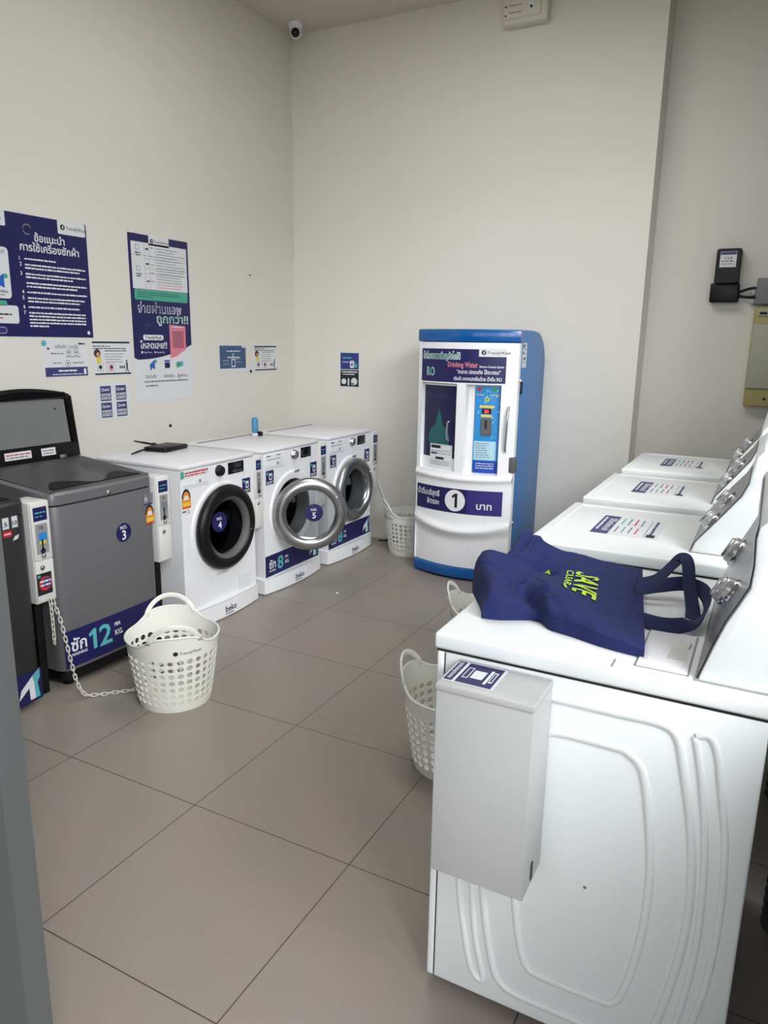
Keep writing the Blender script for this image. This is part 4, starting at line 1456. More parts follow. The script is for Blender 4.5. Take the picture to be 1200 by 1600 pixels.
def dryer(x0, y0, W, label, first=False):
    root = thing('dryer', label, 'dryer', (x0, y0, 0), 0, 'white dryers along the right wall')
    D = 0.645
    b = MB().box(0.012, D, 0.0, W, 0.022, 0.874, DRYER, 0.006)
    if first:
        # pressed ridges on the side panel
        def ridge(pts, r=0.006):
            P = spline([(p[0], -0.0005, p[1]) for p in pts], 5)
            b.tube(P, 0.004, DRYER, 8, flat=(0.014, r), up=(0, 1, 0))
        def mirror(pts, c=0.335, zc=0.4445):
            return [(2 * c - p[0], 2 * zc - p[1]) for p in pts]
        R1 = [(0.335, 0.822), (0.398, 0.822), (0.460, 0.822), (0.493, 0.805), (0.511, 0.745), (0.537, 0.62), (0.550, 0.50), (0.550, 0.38), (0.537, 0.26), (0.515, 0.14), (0.495, 0.088), (0.460, 0.070), (0.40, 0.068), (0.335, 0.068)]
        R2 = [(0.335, 0.748), (0.400, 0.748), (0.430, 0.728), (0.446, 0.69), (0.462, 0.60), (0.473, 0.50), (0.473, 0.38), (0.462, 0.27), (0.446, 0.19), (0.430, 0.155), (0.400, 0.145), (0.335, 0.145)]
        def loop_ridge(pts, w=0.017, r=0.006):
            half = pts[1:-1]
            full = half + [(2 * 0.335 - p[0], p[1]) for p in reversed(half)]
            P = spline([(p[0], -0.0005, p[1]) for p in full + full[:1]], 5)[:-1]
            b.tube(P, 0.004, DRYER, 8, closed=True, flat=(w, r), up=(0, 1, 0))
        loop_ridge(R1)
        loop_ridge(R2)
        R3 = [(0.526, 0.812), (0.546, 0.723), (0.565, 0.595), (0.573, 0.459), (0.571, 0.33), (0.556, 0.18), (0.532, 0.075), (0.560, 0.085), (0.583, 0.18), (0.601, 0.30), (0.607, 0.45), (0.600, 0.60), (0.580, 0.72), (0.566, 0.79), (0.55, 0.818), (0.526, 0.812)]
        ridge(R3, 0.005)
        ridge([(2 * 0.335 - p[0], p[1]) for p in R3], 0.005)
        b.lathe([(0.0, 0.003), (0.004, 0.0)], (0.35, 0.0, 0.41), (0, -1, 0), GREYP, 8)
    b.build('cabinet', root)
    fp = MB().box(-0.006, 0.0115, 0.0, W, 0.024, 0.872, DRYER, 0.004)
    fp.box(0.0098, 0.0122, 0.002, W - 0.002, 0.03, 0.868, GAP)
    fp.build('front_panel', root)
    for fx in (0.06, D - 0.06):
        for fy in (0.06, W - 0.06):
            MB().lathe([(0.0, 0.0), (0.022, 0.0), (0.022, 0.026), (0.0, 0.026)], (fx, fy, 0), (0, 0, 1), BLACK, 12).build('foot', root)
    # loading door on the front
    dd = MB().prism(rounded(0.10, 0.30, W - 0.10, 0.74, 0.05), lambda a, c, d: (d, a, c), -0.030, -0.005, DRYER, 0.008)
    dd.build('door', root, math.radians(40))
    # top
    tp = MB().box(-0.012, D + 0.005, -0.006, W + 0.006, 0.877, 0.915, DRYER, 0.008, 3)
    tp.box(-0.006, D, 0.0, W, 0.872, 0.878, GAP)
    if not first:
        for (a, c, d_, e) in ((0.02, 0.027, 0.03, W - 0.03), (0.02, 0.44, 0.03, 0.037), (0.02, 0.44, W - 0.037, W - 0.03)):
            tp.box(a, c, d_, e, 0.913, 0.9168, DRYER, 0.0015)
    tp.build('top', root)
    if first:
        lt = MB().box(0.402, 0.497, 0.035, 0.245, 0.914, 0.9185, ENAMEL2, 0.002)
        lt.box(0.399, 0.402, 0.032, 0.248, 0.914, 0.9158, mat('soft_seam', (150, 152, 152), 0.7))
        lt.box(0.497, 0.500, 0.032, 0.248, 0.914, 0.9158, mat('soft_seam', (150, 152, 152), 0.7))
        lt.box(0.399, 0.500, 0.0315, 0.035, 0.914, 0.9158, mat('soft_seam', (150, 152, 152), 0.7))
        lt.build('lint_screen_cover', root)
        # finger recess: sloping scoop set in a thin rim
        gr = MB()
        Y0, Y1, X0, X1 = 0.095, 0.185, 0.452, 0.490
        GC = mat('ivory_plastic', (206, 206, 200), 0.5)
        gr.add([(X0, Y0, 0.9189), (X1, Y0, 0.9189), (X1 - 0.004, Y1 - 0.03, 0.9195), (X0 + 0.004, Y1 - 0.03, 0.9195)], [(0, 1, 2, 3)], GC)
        gr.add([(X0 + 0.004, Y1 - 0.03, 0.9195), (X1 - 0.004, Y1 - 0.03, 0.9195), (X1, Y1, 0.9255), (X0, Y1, 0.9255)], [(0, 1, 2, 3)], GC)
        gr.add([(X0, Y1, 0.9255), (X1, Y1, 0.9255), (X1, Y1 + 0.008, 0.9186), (X0, Y1 + 0.008, 0.9186)], [(0, 1, 2, 3)], ENAMEL2)
        gr.build('finger_grip', root)
        MB().box(0.360, 0.364, 0.005, 0.045, 0.9145, 0.9158, mat('soft_seam', (150, 152, 152), 0.7)).build('top_seam', root)
    else:
        F = Frame((0.14, W - 0.20, 0.9152), (0, -1, 0), (1, 0, 0))
        lb = MB()
        Lx, Ly = 0.28, 0.215
        F = Frame((0.145, 0.205 + 0.28, 0.9153), (0, -1, 0), (1, 0, 0))
        lb.rect(F, 0, 0, Lx, Ly, PAPER, 0)
        lb.rect(F, 0, 0.001, Lx, 0.058, mat('slate_navy_print', (58, 62, 116), 0.5), 1)
        lb.text(F, 'วิธีใช้เครื่องอบผ้า', 0.04, 0.03, 0.030, WHITE, 2, width=0.20)
        lb.lines(F, 0.03, 0.010, 0.25, 0.008, WHITE, 2, 0.9)
        for k in range(4):
            lb.lines(F, 0.02, 0.075 + 0.022 * k, 0.13, 0.006, (GREEN, GREYP, RED, GREYP)[k], 1, 0.9)
            lb.lines(F, 0.15, 0.072 + 0.022 * k, 0.26, 0.006, (GREYP, GREEN, GREYP, RED)[k], 1, 0.8)
        lb.rect(F, 0.02, 0.17, 0.26, 0.172, GREYP, 1)
        lb.lines(F, 0.02, 0.185, 0.26, 0.010, mat('slate_navy_print', (58, 62, 116), 0.5), 1, 0.95)
        lb.rect(F, 0.225, 0.178, 0.262, 0.205, BLACKP, 2)
        lb.build('instruction_label', root)
    # console along the back with a metal face and knobs
    prof = CONS1 if first else CONS
    m0, m1 = (0.022, W - 0.02) if first else (0.11, W - 0.02)
    MB().prism(prof, lambda a, c, d: (a, d, c), m0, m1, DRYER, 0.006).box(prof[0][0] - 0.004, 0.66, m0 - 0.004, m1 + 0.004, 0.9145, 0.9175, mat('soft_seam', (150, 152, 152), 0.7)).build('console', root, math.radians(35))
    fc = MB()
    lo, hi = (0, 8) if first else (0, 6)
    ins = 0.006
    pp = prof[lo:hi]
    off = 0.0022
    ny = 18
    if first:
        ys = [m0 + 0.006, m1 - 0.006]
        vs = []
        for (a, c) in pp:
            for y in ys:
                vs.append((a - off, y, c + 0.003))
        k = 2
        fc.add(vs, [(j * k, (j + 1) * k, (j + 1) * k + 1, j * k + 1) for j in range(len(pp) - 1)], STEEL, True)
    else:
        # pointed oval metal face
        k = 9
        vs = []
        for j, (a, c) in enumerate(pp):
            t = j / (len(pp) - 1)
            sh = 0.02 + 0.10 * (2 * t - 1) ** 2
            for i in range(k):
                y = m0 + sh * 0.25 + (m1 - m0 - 1.2 * sh) * i / (k - 1)
                vs.append((a - off, y, c + 0.002))
        fc.add(vs, [(j * k + i, (j + 1) * k + i, (j + 1) * k + i + 1, j * k + i + 1) for j in range(len(pp) - 1) for i in range(k - 1)], STEEL, True)
    fc.build('control_face', root)
    kn = [(0.20, 1.045, 0.024), (0.29, 1.01, 0.026), (0.58, 1.03, 0.034)] if first else [(0.19, 1.000, 0.030), (0.33, 1.045, 0.030)]
    for (y, z, r) in kn:
        xa = prof[0][0]
        for j in range(len(prof) - 1):
            if prof[j][1] <= z <= prof[j + 1][1]:
                t = (z - prof[j][1]) / (prof[j + 1][1] - prof[j][1])
                xa = prof[j][0] + t * (prof[j + 1][0] - prof[j][0])
                break
        ax = Vector((-0.90, 0, 0.44) if first else (-0.81, 0, 0.58)).normalized()
        q = MB().lathe([(r * 1.15, -0.004), (r * 1.15, 0.006), (r, 0.010)], (xa, y, z), ax, CHROME, 22)
        q.lathe([(r, 0.010), (r * 0.96, 0.020), (r * 0.82, 0.025), (0.0, 0.026)], (xa, y, z), ax, KNOB, 22)
        q.box(-0.005, 0.005, -r * 0.8, r * 0.8, 0.022, 0.032, CHROME, 0.003,
              M=Matrix.Translation((xa, y, z)) @ ax.to_track_quat('Z', 'Y').to_matrix().to_4x4())
        q.build('knob', root)
    return root


dryer(1.578, 0.338, 0.70, 'nearest white dryer with navy cloth bag on top and pressed ridges on its side', True)
dryer(1.518, 1.195, 0.66, 'white dryer behind the bag, second nearest, with wide instruction label on top')
dryer(1.520, 1.990, 0.66, 'third white dryer from the front, between its two label-topped neighbours')
dryer(1.528, 2.815, 0.66, 'farthest white dryer, next to the back wall below the electric meter')

# flexible ducts rising behind the dryers
DUCT = mat('foil_duct', (150, 152, 152), 0.3, metal=0.9, var=0.15, scale=30)
for k, (y, lab) in enumerate(((0.95, 'crinkled foil duct behind the nearest dryer'), (1.62, 'crinkled foil duct behind the second dryer'), (2.45, 'crinkled foil duct behind the third dryer'))):
    pts = [(2.352, 0, 0.12 + 0.01 * i) for i in range(110)]
    rr = [0.052 + 0.005 * math.sin(i * 2.1) for i in range(110)]
    o = MB().tube(pts, rr, DUCT, 20).build('exhaust_duct')
    o.location = (0, y, -0.12)
    tag(o, lab, 'duct', 'foil ducts behind the dryers')

# coin box fixed on the near dryer's side
cb = thing('payment_box', 'white box on the near dryer side with navy label on its top', 'coin box', (1.628, 0.334, 0))
MB().box(0.0, 0.203, -0.130, 0.0, 0.435, 0.862, PAYB, 0.003).build('case', cb)
l = MB().box(-0.001, 0.204, -0.1325, -0.001, 0.850, 0.866, PAYB, 0.003)
F = Frame((0.0, -0.130, 0.8665), (1, 0, 0), (0, 1, 0))
l.rect(F, 0.004, 0.018, 0.112, 0.118, PAPER, 0)
l.rect(F, 0.006, 0.022, 0.024, 0.116, NAVY, 1)
Fv = Frame((0.0, -0.130, 0.8665), (0, 1, 0), (-1, 0, 0))
l.text(Fv, 'สแกนจ่ายตรงนี้', 0.03, -0.018, 0.012, WHITE, 2, width=0.08)
l.rect(F, 0.030, 0.022, 0.106, 0.116, NAVY, 1)
l.rect(F, 0.036, 0.045, 0.048, 0.096, WHITE, 2)
l.rect(F, 0.038, 0.048, 0.046, 0.093, NAVY, 3)
l.rect(F, 0.052, 0.05, 0.078, 0.088, PAPER, 2)
l.rect(F, 0.084, 0.035, 0.090, 0.10, WHITE, 2)
l.rect(F, 0.092, 0.045, 0.100, 0.095, WHITE, 2)
l.rect(F, 0.094, 0.05, 0.098, 0.09, NAVY, 3)
l.build('lid', cb)
Fx = Frame((0.2033, 0, 0), (0, 1, 0), (0, 0, 1))
MB().box(0.2025, 0.2045, -0.078, -0.066, 0.447, 0.487, BLACK).build('key_slot', cb)

# ------------------------------------------------------------------ cloth bag on the near dryer
A, B_, C_, D_ = Vector((1.635, 0.455)), Vector((1.990, 0.412)), Vector((1.898, 0.985)), Vector((1.560, 0.930))
ZT = 0.9165
ZL = 0.9165


def bag_xy(s, t):
    p = A.lerp(B_, s).lerp(D_.lerp(C_, s), t)
    # left end bulges past, near edge bows in
    p = p + Vector((-0.075, 0.01)) * math.exp(-(s / 0.10) ** 2) * math.exp(-((t - 0.42) / 0.28) ** 2)
    p = p + Vector((0.02, 0.055)) * math.exp(-((s - 0.24) / 0.13) ** 2) * (1 - t) ** 2
    p = p + Vector((0, 0.022)) * math.exp(-((s - 0.5) / 0.2) ** 2) * (1 - t) ** 3
    return p


def g(s, t, s0, t0, a, c, h, rot=0.0):
    ds, dt = s - s0, t - t0
    if rot:
        ds, dt = ds * math.cos(rot) + dt * math.sin(rot), -ds * math.sin(rot) + dt * math.cos(rot)
    return h * math.exp(-((ds / a) ** 2 + (dt / c) ** 2) ** 0.72)


CREASES = [(0.12, 0.20, 0.9, 0.14, 0.014, 0.010), (0.22, 0.34, -0.4, 0.16, 0.016, -0.012), (0.30, 0.18, 0.5, 0.14, 0.012, 0.008),
           (0.10, 0.84, 1.3, 0.14, 0.012, -0.014), (0.18, 0.88, 1.45, 0.12, 0.012, 0.010), (0.24, 0.80, 1.2, 0.12, 0.014, -0.010),
           (0.48, 0.14, 0.25, 0.20, 0.010, 0.006), (0.64, 0.20, 0.12, 0.22, 0.010, -0.004), (0.40, 0.80, -0.2, 0.18, 0.012, 0.006),
           (0.56, 0.92, 0.1, 0.2, 0.012, -0.005), (0.05, 0.55, 0.2, 0.14, 0.012, 0.014), (0.06, 0.30, -0.3, 0.12, 0.010, -0.014), (0.14, 0.46, 0.1, 0.10, 0.012, 0.014), (0.02, 0.42, 1.4, 0.2, 0.012, 0.012), (0.75, 0.62, -0.1, 0.2, 0.010, 0.003), (0.82, 0.86, 0.3, 0.14, 0.010, -0.003)]


def bag_h(s, t):
    h = 0.040
    h += g(s, t, 0.06, 0.40, 0.10, 0.30, 0.062)            # crumpled bottom
    h += g(s, t, 0.08, 0.95, 0.22, 0.16, 0.056)            # far corner standing up
    h += g(s, t, 0.28, 0.26, 0.26, 0.18, 0.018)            # main swell
    h += g(s, t, 0.70, 0.10, 0.40, 0.10, 0.012)
    h -= g(s, t, 0.15, 0.66, 0.17, 0.065, 0.085, 0.30)     # deep fold
    h -= g(s, t, 0.33, 0.60, 0.09, 0.035, 0.016, -0.25)
    h += g(s, t, 0.30, 0.66, 0.14, 0.05, 0.020, -0.3)
    h -= g(s, t, 0.19, 0.14, 0.05, 0.24, 0.046, 0.35)      # crease between bottom and face
    h += g(s, t, 0.42, 0.16, 0.03, 0.10, 0.008, 0.9)
    h += g(s, t, 0.55, 0.20, 0.03, 0.12, 0.007, 0.7)
    h += g(s, t, 0.50, 0.85, 0.05, 0.20, 0.006, -0.4)
    # creases of the crumpled cloth
    for (s0, t0, rot, ln, wd, am) in CREASES:
        ds, dt = s - s0, t - t0
        u = ds * math.cos(rot) + dt * math.sin(rot)
        v = -ds * math.sin(rot) + dt * math.cos(rot)
        h += am * math.exp(-(u / ln) ** 2) * (1.0 / (1.0 + (v / wd) ** 2))
    h += 0.0025 * math.sin(9 * s + 5 * t) * math.sin(11 * t + 2.0) + 0.002 * math.sin(31 * s - 13 * t) * math.sin(23 * t + 9 * s)
    # flatten towards the mouth
    k = min(1.0, max(0.0, (s - 0.55) / 0.45))
    h = h * (1 - 0.5 * k)
    return max(0.008, h)


def bag_pt(s, t, lift=0.0):
    p = bag_xy(s, t)
    e = min(1.0, min(s, 1 - s + 0.06, t + 0.02, 1 - t + 0.02) / 0.055)
    e = math.sqrt(max(0.0, 1 - (1 - max(0.0, e)) ** 2))
    return Vector((p.x, p.y, ZT + bag_h(s, t) * (0.12 + 0.88 * e) + lift))


bag = thing('tote_bag', 'crumpled navy cloth tote bag with lime lettering lying on the nearest dryer', 'bag', (1.78, 0.7, 0.9155))
BO = Vector((1.78, 0.7, 0.9155))
bm_ = MB()
SS = [k / 140 for k in range(141)]
TT = [k / 120 for k in range(121)]
bm_.grid(lambda s, t: bag_pt(s, t) - BO, SS, TT, BAGM, True)
bm_.grid(lambda s, t: Vector((bag_xy(s, t).x, bag_xy(s, t).y, ZL)) - BO, SS[::10], TT[::10], BAGM, True, flip=True)
for edge in ([(s, 0.0) for s in SS], [(1.0, t) for t in TT], [(s, 1.0) for s in reversed(SS)], [(0.0, t) for t in reversed(TT)]):
    vs, fs = [], []
    for (s, t) in edge:
        p = bag_pt(s, t)
        vs += [Vector((p.x, p.y, ZL)) - BO, p - BO]
    for i in range(len(edge) - 1):
        fs.append((2 * i, 2 * i + 2, 2 * i + 3, 2 * i + 1))
    bm_.add(vs, fs, BAGM, True)
bm_.build('bag_body', bag)
# lettering: reads from the far side to the near side, letter tops towards the mouth
FB = Frame((0, 0, 0), (1, 0, 0), (0, 1, 0), bend=lambda a, c, d: bag_pt(min(1, max(0, c)), min(1, max(0, 1 - a)), 0.0034 + d) - BO)


def bag_text(body, a0, a1, s0, s1):
    lt = MB()
    vs, fs, bb = text_mesh(body, True)
    kx = (a1 - a0) / (bb[2] - bb[0])
    ky = (s1 - s0) / (bb[3] - bb[1])
    b2 = bmesh.new()
    bv = [b2.verts.new((a0 + (v[0] - bb[0]) * kx, s0 + (v[1] - bb[1]) * ky, 0)) for v in vs]
    for f in fs:
        try:
            b2.faces.new([bv[i] for i in f])
        except ValueError:
            pass
    bmesh.ops.triangulate(b2, faces=list(b2.faces))
    bmesh.ops.subdivide_edges(b2, edges=list(b2.edges), cuts=2)
    b2.verts.index_update()
    lt.add([FB(v.co.x, v.co.y, 0.0004) for v in b2.verts], [[v.index for v in f.verts] for f in b2.faces], LIME)
    b2.free()
    lt.build('printed_word', bag)


bag_text('SAVE', 0.36, 0.68, 0.52, 0.69)
bag_text('CLEAR', 0.37, 0.60, 0.455, 0.508)


def bag_patch(pts):
    # leaf-shaped patch laid on the cloth
    n = 8
    vs, fs = [], []
    for i in range(n + 1):
        u = i / n
        for j in range(5):
            v = j / 4
            p = pts[0].lerp(pts[1], u).lerp(pts[3].lerp(pts[2], u), v)
            vs.append(FB(p[0], p[1], 0.0004))
    for i in range(n):
        for j in range(4):
            fs.append((i * 5 + j, i * 5 + j + 1, (i + 1) * 5 + j + 1, (i + 1) * 5 + j))
    MB().add(vs, fs, LIME).build('leaf_print', bag)


bag_patch([Vector(p) for p in ((0.60, 0.455), (0.70, 0.475), (0.70, 0.495), (0.60, 0.475))])
bag_patch([Vector(p) for p in ((0.36, 0.24), (0.45, 0.30), (0.42, 0.34), (0.35, 0.31))])
bag_patch([Vector(p) for p in ((0.42, 0.14), (0.47, 0.15), (0.46, 0.175), (0.42, 0.165))])


def strap(pts, ups):
    P = spline([Vector(p) - BO for p in pts], 8)
    U = spline([Vector(u) for u in ups], 8)
    MB().tube(P, 0.01, RIBBON, 10, flat=(0.036, 0.0024), up=lambda i: U[min(i, len(U) - 1)]).build('handle', bag)


strap([(1.915, 0.80, 0.948), (1.955, 0.82, 0.962), (1.985, 0.845, 0.995), (2.005, 0.85, 1.018), (2.022, 0.82, 1.012), (2.036, 0.76, 0.975), (2.052, 0.70, 0.940), (2.058, 0.66, 0.928)],
      [(-0.2, -0.6, 0.7), (-0.4, -0.6, 0.7), (-0.5, -0.5, 0.6), (-0.1, -0.5, 0.9), (0.4, -0.5, 0.6), (0.5, -0.6, 0.5), (0.4, -0.6, 0.6), (0.2, -0.4, 0.8)])
strap([(1.915, 0.755, 0.945), (1.965, 0.775, 0.958), (2.02, 0.80, 0.966), (2.062, 0.79, 0.960), (2.080, 0.73, 0.952), (2.076, 0.66, 0.944), (2.050, 0.60, 0.936), (2.00, 0.585, 0.930), (1.93, 0.60, 0.934)],
      [(0, -0.6, 0.8), (0, -0.75, 0.65), (0, -0.85, 0.5), (-0.5, -0.7, 0.5), (-0.9, -0.2, 0.4), (-0.8, -0.5, 0.4), (-0.2, -0.85, 0.5), (0, -0.8, 0.6), (0, -0.6, 0.8)])


# ------------------------------------------------------------------ laundry baskets
def basket_wall(phi, v, rz=0.0):
    """v in 0..1 from the foot to the rim"""
    r = 0.152 + 0.040 * v ** 0.9
    return r


def make_basket(name, label):
    root = thing(name, label, 'basket', (0, 0, 0), 0, 'white laundry baskets')
    NP, NR = 30, 7
    H = 0.300

    def P(phi, z, inn=0.0):
        v = z / H
        r = 0.150 + 0.044 * v ** 0.85 - inn
        return Vector((r * math.cos(phi), r * math.sin(phi), z))

    def ztop(phi):
        # rim climbs to the two handles
        d = min(abs(((phi + PI) % (2 * PI)) - PI), abs(((phi - PI + PI) % (2 * PI)) - PI))
        return H + 0.046 * math.exp(-(d / 0.66) ** 4) + 0.004 * max(0.0, 1 - d / 0.9)
    b = MB()
    th = 0.0035
    z0, z1 = 0.030, 0.252
    rowh = (z1 - z0) / NR
    K = 12
    for side, inn in ((0, 0.0), (1, th)):
        vs, fs = [], []
        hv, hf = [], []
        for j in range(NR):
            for i in range(NP):
                pc = 2 * PI * (i + 0.5) / NP
                zc = z0 + rowh * (j + 0.5)
                hp, hz = PI / NP, rowh / 2
                rp, rz_ = hp * 0.72, hz * 0.74
                base = len(vs)
                # ring of the hole and ring on the cell border
                for k in range(K):
                    a = 2 * PI * k / K + PI / 4
                    vs.append(P(pc + rp * math.cos(a), zc + rz_ * math.sin(a), inn))
                for k in range(K):
                    a = 2 * PI * k / K + PI / 4
                    c, s_ = math.cos(a), math.sin(a)
                    m = max(abs(c), abs(s_))
                    vs.append(P(pc + hp * c / m, zc + hz * s_ / m, inn))
                for k in range(K):
                    k2 = (k + 1) % K
                    q = (base + k, base + K + k, base + K + k2, base + k2)
                    fs.append(q if side == 0 else tuple(reversed(q)))
                # corners that a K-gon border misses
                for cx, cz_ in ((1, 1), (-1, 1), (-1, -1), (1, -1)):
                    best = []
                    for k in range(K):
                        a = 2 * PI * k / K + PI / 4
                        c, s_ = math.cos(a), math.sin(a)
                        m = max(abs(c), abs(s_))
                        best.append(((c / m - cx) ** 2 + (s_ / m - cz_) ** 2, k))
                    best.sort()
                    if best[0][0] > 1e-6:
                        ka, kb = best[0][1], best[1][1]
                        vs.append(P(pc + hp * cx, zc + hz * cz_, inn))
                        if (ka + 1) % K != kb:
                            ka, kb = kb, ka
                        q = (base + K + ka, len(vs) - 1, base + K + kb)
                        fs.append(q if side == 0 else tuple(reversed(q)))
                if side == 0:
                    # wall of the hole
                    for q_ in (0.0, th):
                        for k in range(K):
                            a = 2 * PI * k / K + PI / 4
                            hv.append(P(pc + rp * math.cos(a), zc + rz_ * math.sin(a), q_))
                    h0 = len(hv) - 2 * K
                    for k in range(K):
                        k2 = (k + 1) % K
                        hf.append((h0 + k, h0 + k2, h0 + K + k2, h0 + K + k))
        b.add(vs, fs, BASKET, True)
        b.add(hv, hf, BASKET, True)
        n = 72
        us = [2 * PI * k / n for k in range(n + 1)]
        b.grid(lambda u, v: P(u, v * z0, inn), us, [0.0, 0.5, 1.0], BASKET, True, flip=bool(side))
        b.grid(lambda u, v: P(u, z1 + (ztop(u) - z1) * v, inn), us, [k / 6 for k in range(7)], BASKET, True, flip=bool(side))
    # floor of the basket
    b.lathe([(0.150, 0.0), (0.150, 0.004), (0.0, 0.004)], (0, 0, 0), (0, 0, 1), BASKET, 48)
    # three raised dark words at the rim
    FL = Frame((0, 0, 0), (1, 0, 0), (0, 0, 1), bend=lambda a, c, d: P(PI + 0.30 + a / 0.19, 0.268 + c) * 1.0 + Vector((math.cos(PI + 0.30 + a / 0.19), math.sin(PI + 0.30 + a / 0.19), 0)) * (0.001 + d))
    b.disc(FL, -0.055, 0.012, 0.010, BLACKP, 1, 16)
    b.text(FL, 'TrendyWash', -0.040, 0.005, 0.018, BLACKP, 1, bold=False)
    b.build('basket_body', root)
    # rolled rim
    n = 96
    rim = [P(2 * PI * k / n, ztop(2 * PI * k / n)) for k in range(n)]
    MB().tube(rim, 0.0048, BASKET, 8, closed=True).build('rim', root)
    # handles: flat arches rising from the rim
    for ph in (0.0, PI):
        pts, N = [], 20
        for k in range(N + 1):
            u = k / N
            d = -0.56 + 1.12 * u
            z = ztop(ph + d) - 0.006 + (0.056) * (math.sin(PI * u)) ** 0.75
            pts.append(P(ph + d, z))
        MB().tube(pts, 0.01, BASKET, 10, flat=(0.021, 0.009), up=lambda i, ph=ph: (math.cos(ph), math.sin(ph), 0)).build('handle', root)
    return root


bk = make_basket('laundry_basket', 'white perforated basket on the floor in front of the grey top loader')
bk.location = (0.0, 1.150, 0)
bk.rotation_euler = (0, 0, math.radians(136))


def copy_thing(src, loc, rz, label):
    r = src.copy()
    sc.collection.objects.link(r)
    r.location = loc
    r.rotation_euler = (0, 0, rz)
    r['label'] = label
    for ch in list(src.children):
        c = ch.copy()
        sc.collection.objects.link(c)
        c.parent = r
    return r


for loc, rz, lab in (((1.262, 1.268, 0), math.radians(8), 'white basket half hidden behind the white box on the near dryer'),
                     ((1.088, 2.12, 0), math.radians(12), 'white basket whose rim and handle peek out past the navy bag'),
                     ((-0.112, 3.738, 0), math.radians(40), 'white basket tucked between the water machine and the back wall')):
    copy_thing(bk, loc, rz, lab)

# chain from the first coin box to the first basket
chain = thing('chain', 'pale plastic link chain running from the coin box to the floor basket', 'chain', (-0.40, 0.90, 0))
CO = Vector((-0.40, 0.90, 0))
path = spline([(-0.425, 0.905, 0.440), (-0.405, 0.915, 0.36), (-0.385, 0.918, 0.27), (-0.365, 0.920, 0.17), (-0.345, 0.925, 0.08), (-0.325, 0.945, 0.020), (-0.292, 0.985, 0.009), (-0.250, 1.030, 0.009), (-0.205, 1.075, 0.010), (-0.160, 1.115, 0.018)], 40)
path2 = spline([(-0.430, 0.895, 0.440), (-0.418, 0.888, 0.38), (-0.412, 0.884, 0.32), (-0.41, 0.882, 0.25)], 40)
LINKM = mat('pale_chain_plastic', (206, 205, 196), 0.4)
lm = MB()
loop = []
for k in range(20):
    a = 2 * PI * k / 20
    loop.append((0.0062 * math.cos(a), 0, 0.0062 * math.sin(a) + (0.008 if math.sin(a) > 0 else -0.008)))
lm.tube(loop, 0.0026, LINKM, 6, closed=True)
first_link = None
for pth in (path, path2):
    acc, nxt, cnt = 0.0, 0.0, 0
    for i in range(len(pth) - 1):
        seg = (pth[i + 1] - pth[i]).length
        if acc >= nxt:
            d = (pth[min(len(pth) - 1, i + 3)] - pth[max(0, i - 3)]).normalized()
            q = d.to_track_quat('Z', 'Y').to_matrix().to_4x4() @ Matrix.Rotation(PI / 4 + (PI / 2 if cnt % 2 else 0), 4, 'Z')
            M = Matrix.Translation(pth[i] - CO) @ q
            if first_link is None:
                first_link = lm.build('link', chain)
                ln = first_link
            else:
                ln = first_link.copy()
                sc.collection.objects.link(ln)
                ln.parent = chain
            ln.matrix_local = M
            nxt += 0.0215
            cnt += 1
        acc += seg

# ------------------------------------------------------------------ small things
# modem with aerials on the black-doored washer
md = thing('modem', 'black modem with two aerials on the black-doored washer', 'modem', (-0.925, 2.12, 0.8975), math.radians(8))
MB().box(-0.075, 0.075, -0.11, 0.11, 0.0, 0.026, BLACK, 0.008).build('case', md)
MB().tube([(-0.05, -0.10, 0.018), (-0.04, -0.20, 0.012), (-0.03, -0.27, 0.008)], [0.006, 0.006, 0.004], BLACK, 8).build('antenna', md)
MB().tube([(-0.07, 0.02, 0.018), (-0.10, -0.06, 0.040), (-0.12, -0.13, 0.058)], [0.006, 0.006, 0.004], BLACK, 8).build('antenna', md)
MB().tube(spline([(-0.07, 0.05, 0.012), (-0.10, 0.02, 0.03), (-0.13, 0.06, 0.02), (-0.16, 0.10, 0.006)], 6), 0.003, BLACK, 6).build('cable', md)

br_ = thing('scrub_brush', 'blue-handled brush standing at the back of the chrome-doored washer', 'brush', (-0.90, 2.925, 0.8975))
MB().lathe([(0.0, 0.125), (0.016, 0.122), (0.022, 0.105), (0.022, 0.03), (0.016, 0.018), (0.0, 0.018)], (0, 0, 0), (0, 0, 1), mat('blue_rubber', (70, 140, 180), 0.4), 16).build('handle', br_)
MB().lathe([(0.0, 0.0), (0.024, 0.0), (0.022, 0.016), (0.010, 0.02), (0.0, 0.02)], (0, 0, 0), (0, 0, 1), WHITE, 16).build('head', br_)
MB().box(0.016, 0.052, 0.0, 0.02, 0.0, 0.03, BLACK, 0.006).build('clip', br_)

# cables and hose in the corner
tag(MB().tube(spline([(0.085, 3.952, 0.33), (0.03, 3.953, 0.25), (-0.06, 3.953, 0.15), (-0.27, 3.951, 0.075), (-0.37, 3.88, 0.02), (-0.44, 3.86, 0.012)], 8), 0.005, BLACK, 8).build('power_cable'),
    'thin black cable sagging from the water machine to the floor corner', 'cable')
tag(MB().tube(spline([(-0.40, 3.915, 0.009), (-0.30, 3.918, 0.009), (-0.15, 3.918, 0.009), (0.0, 3.915, 0.009)], 8), 0.0085, mat('green_hose', (70, 130, 104), 0.4), 8).build('garden_hose'),
    'green hose lying along the foot of the back wall', 'hose')
tag(MB().tube(spline([(-0.52, 3.952, 0.50), (-0.48, 3.952, 0.40), (-0.43, 3.952, 0.30), (-0.39, 3.952, 0.22), (-0.37, 3.950, 0.16)], 8), 0.005, ENAMEL2, 8).build('white_cable'),
    'thin white cable drooping down the back wall beside the far washer', 'cable')
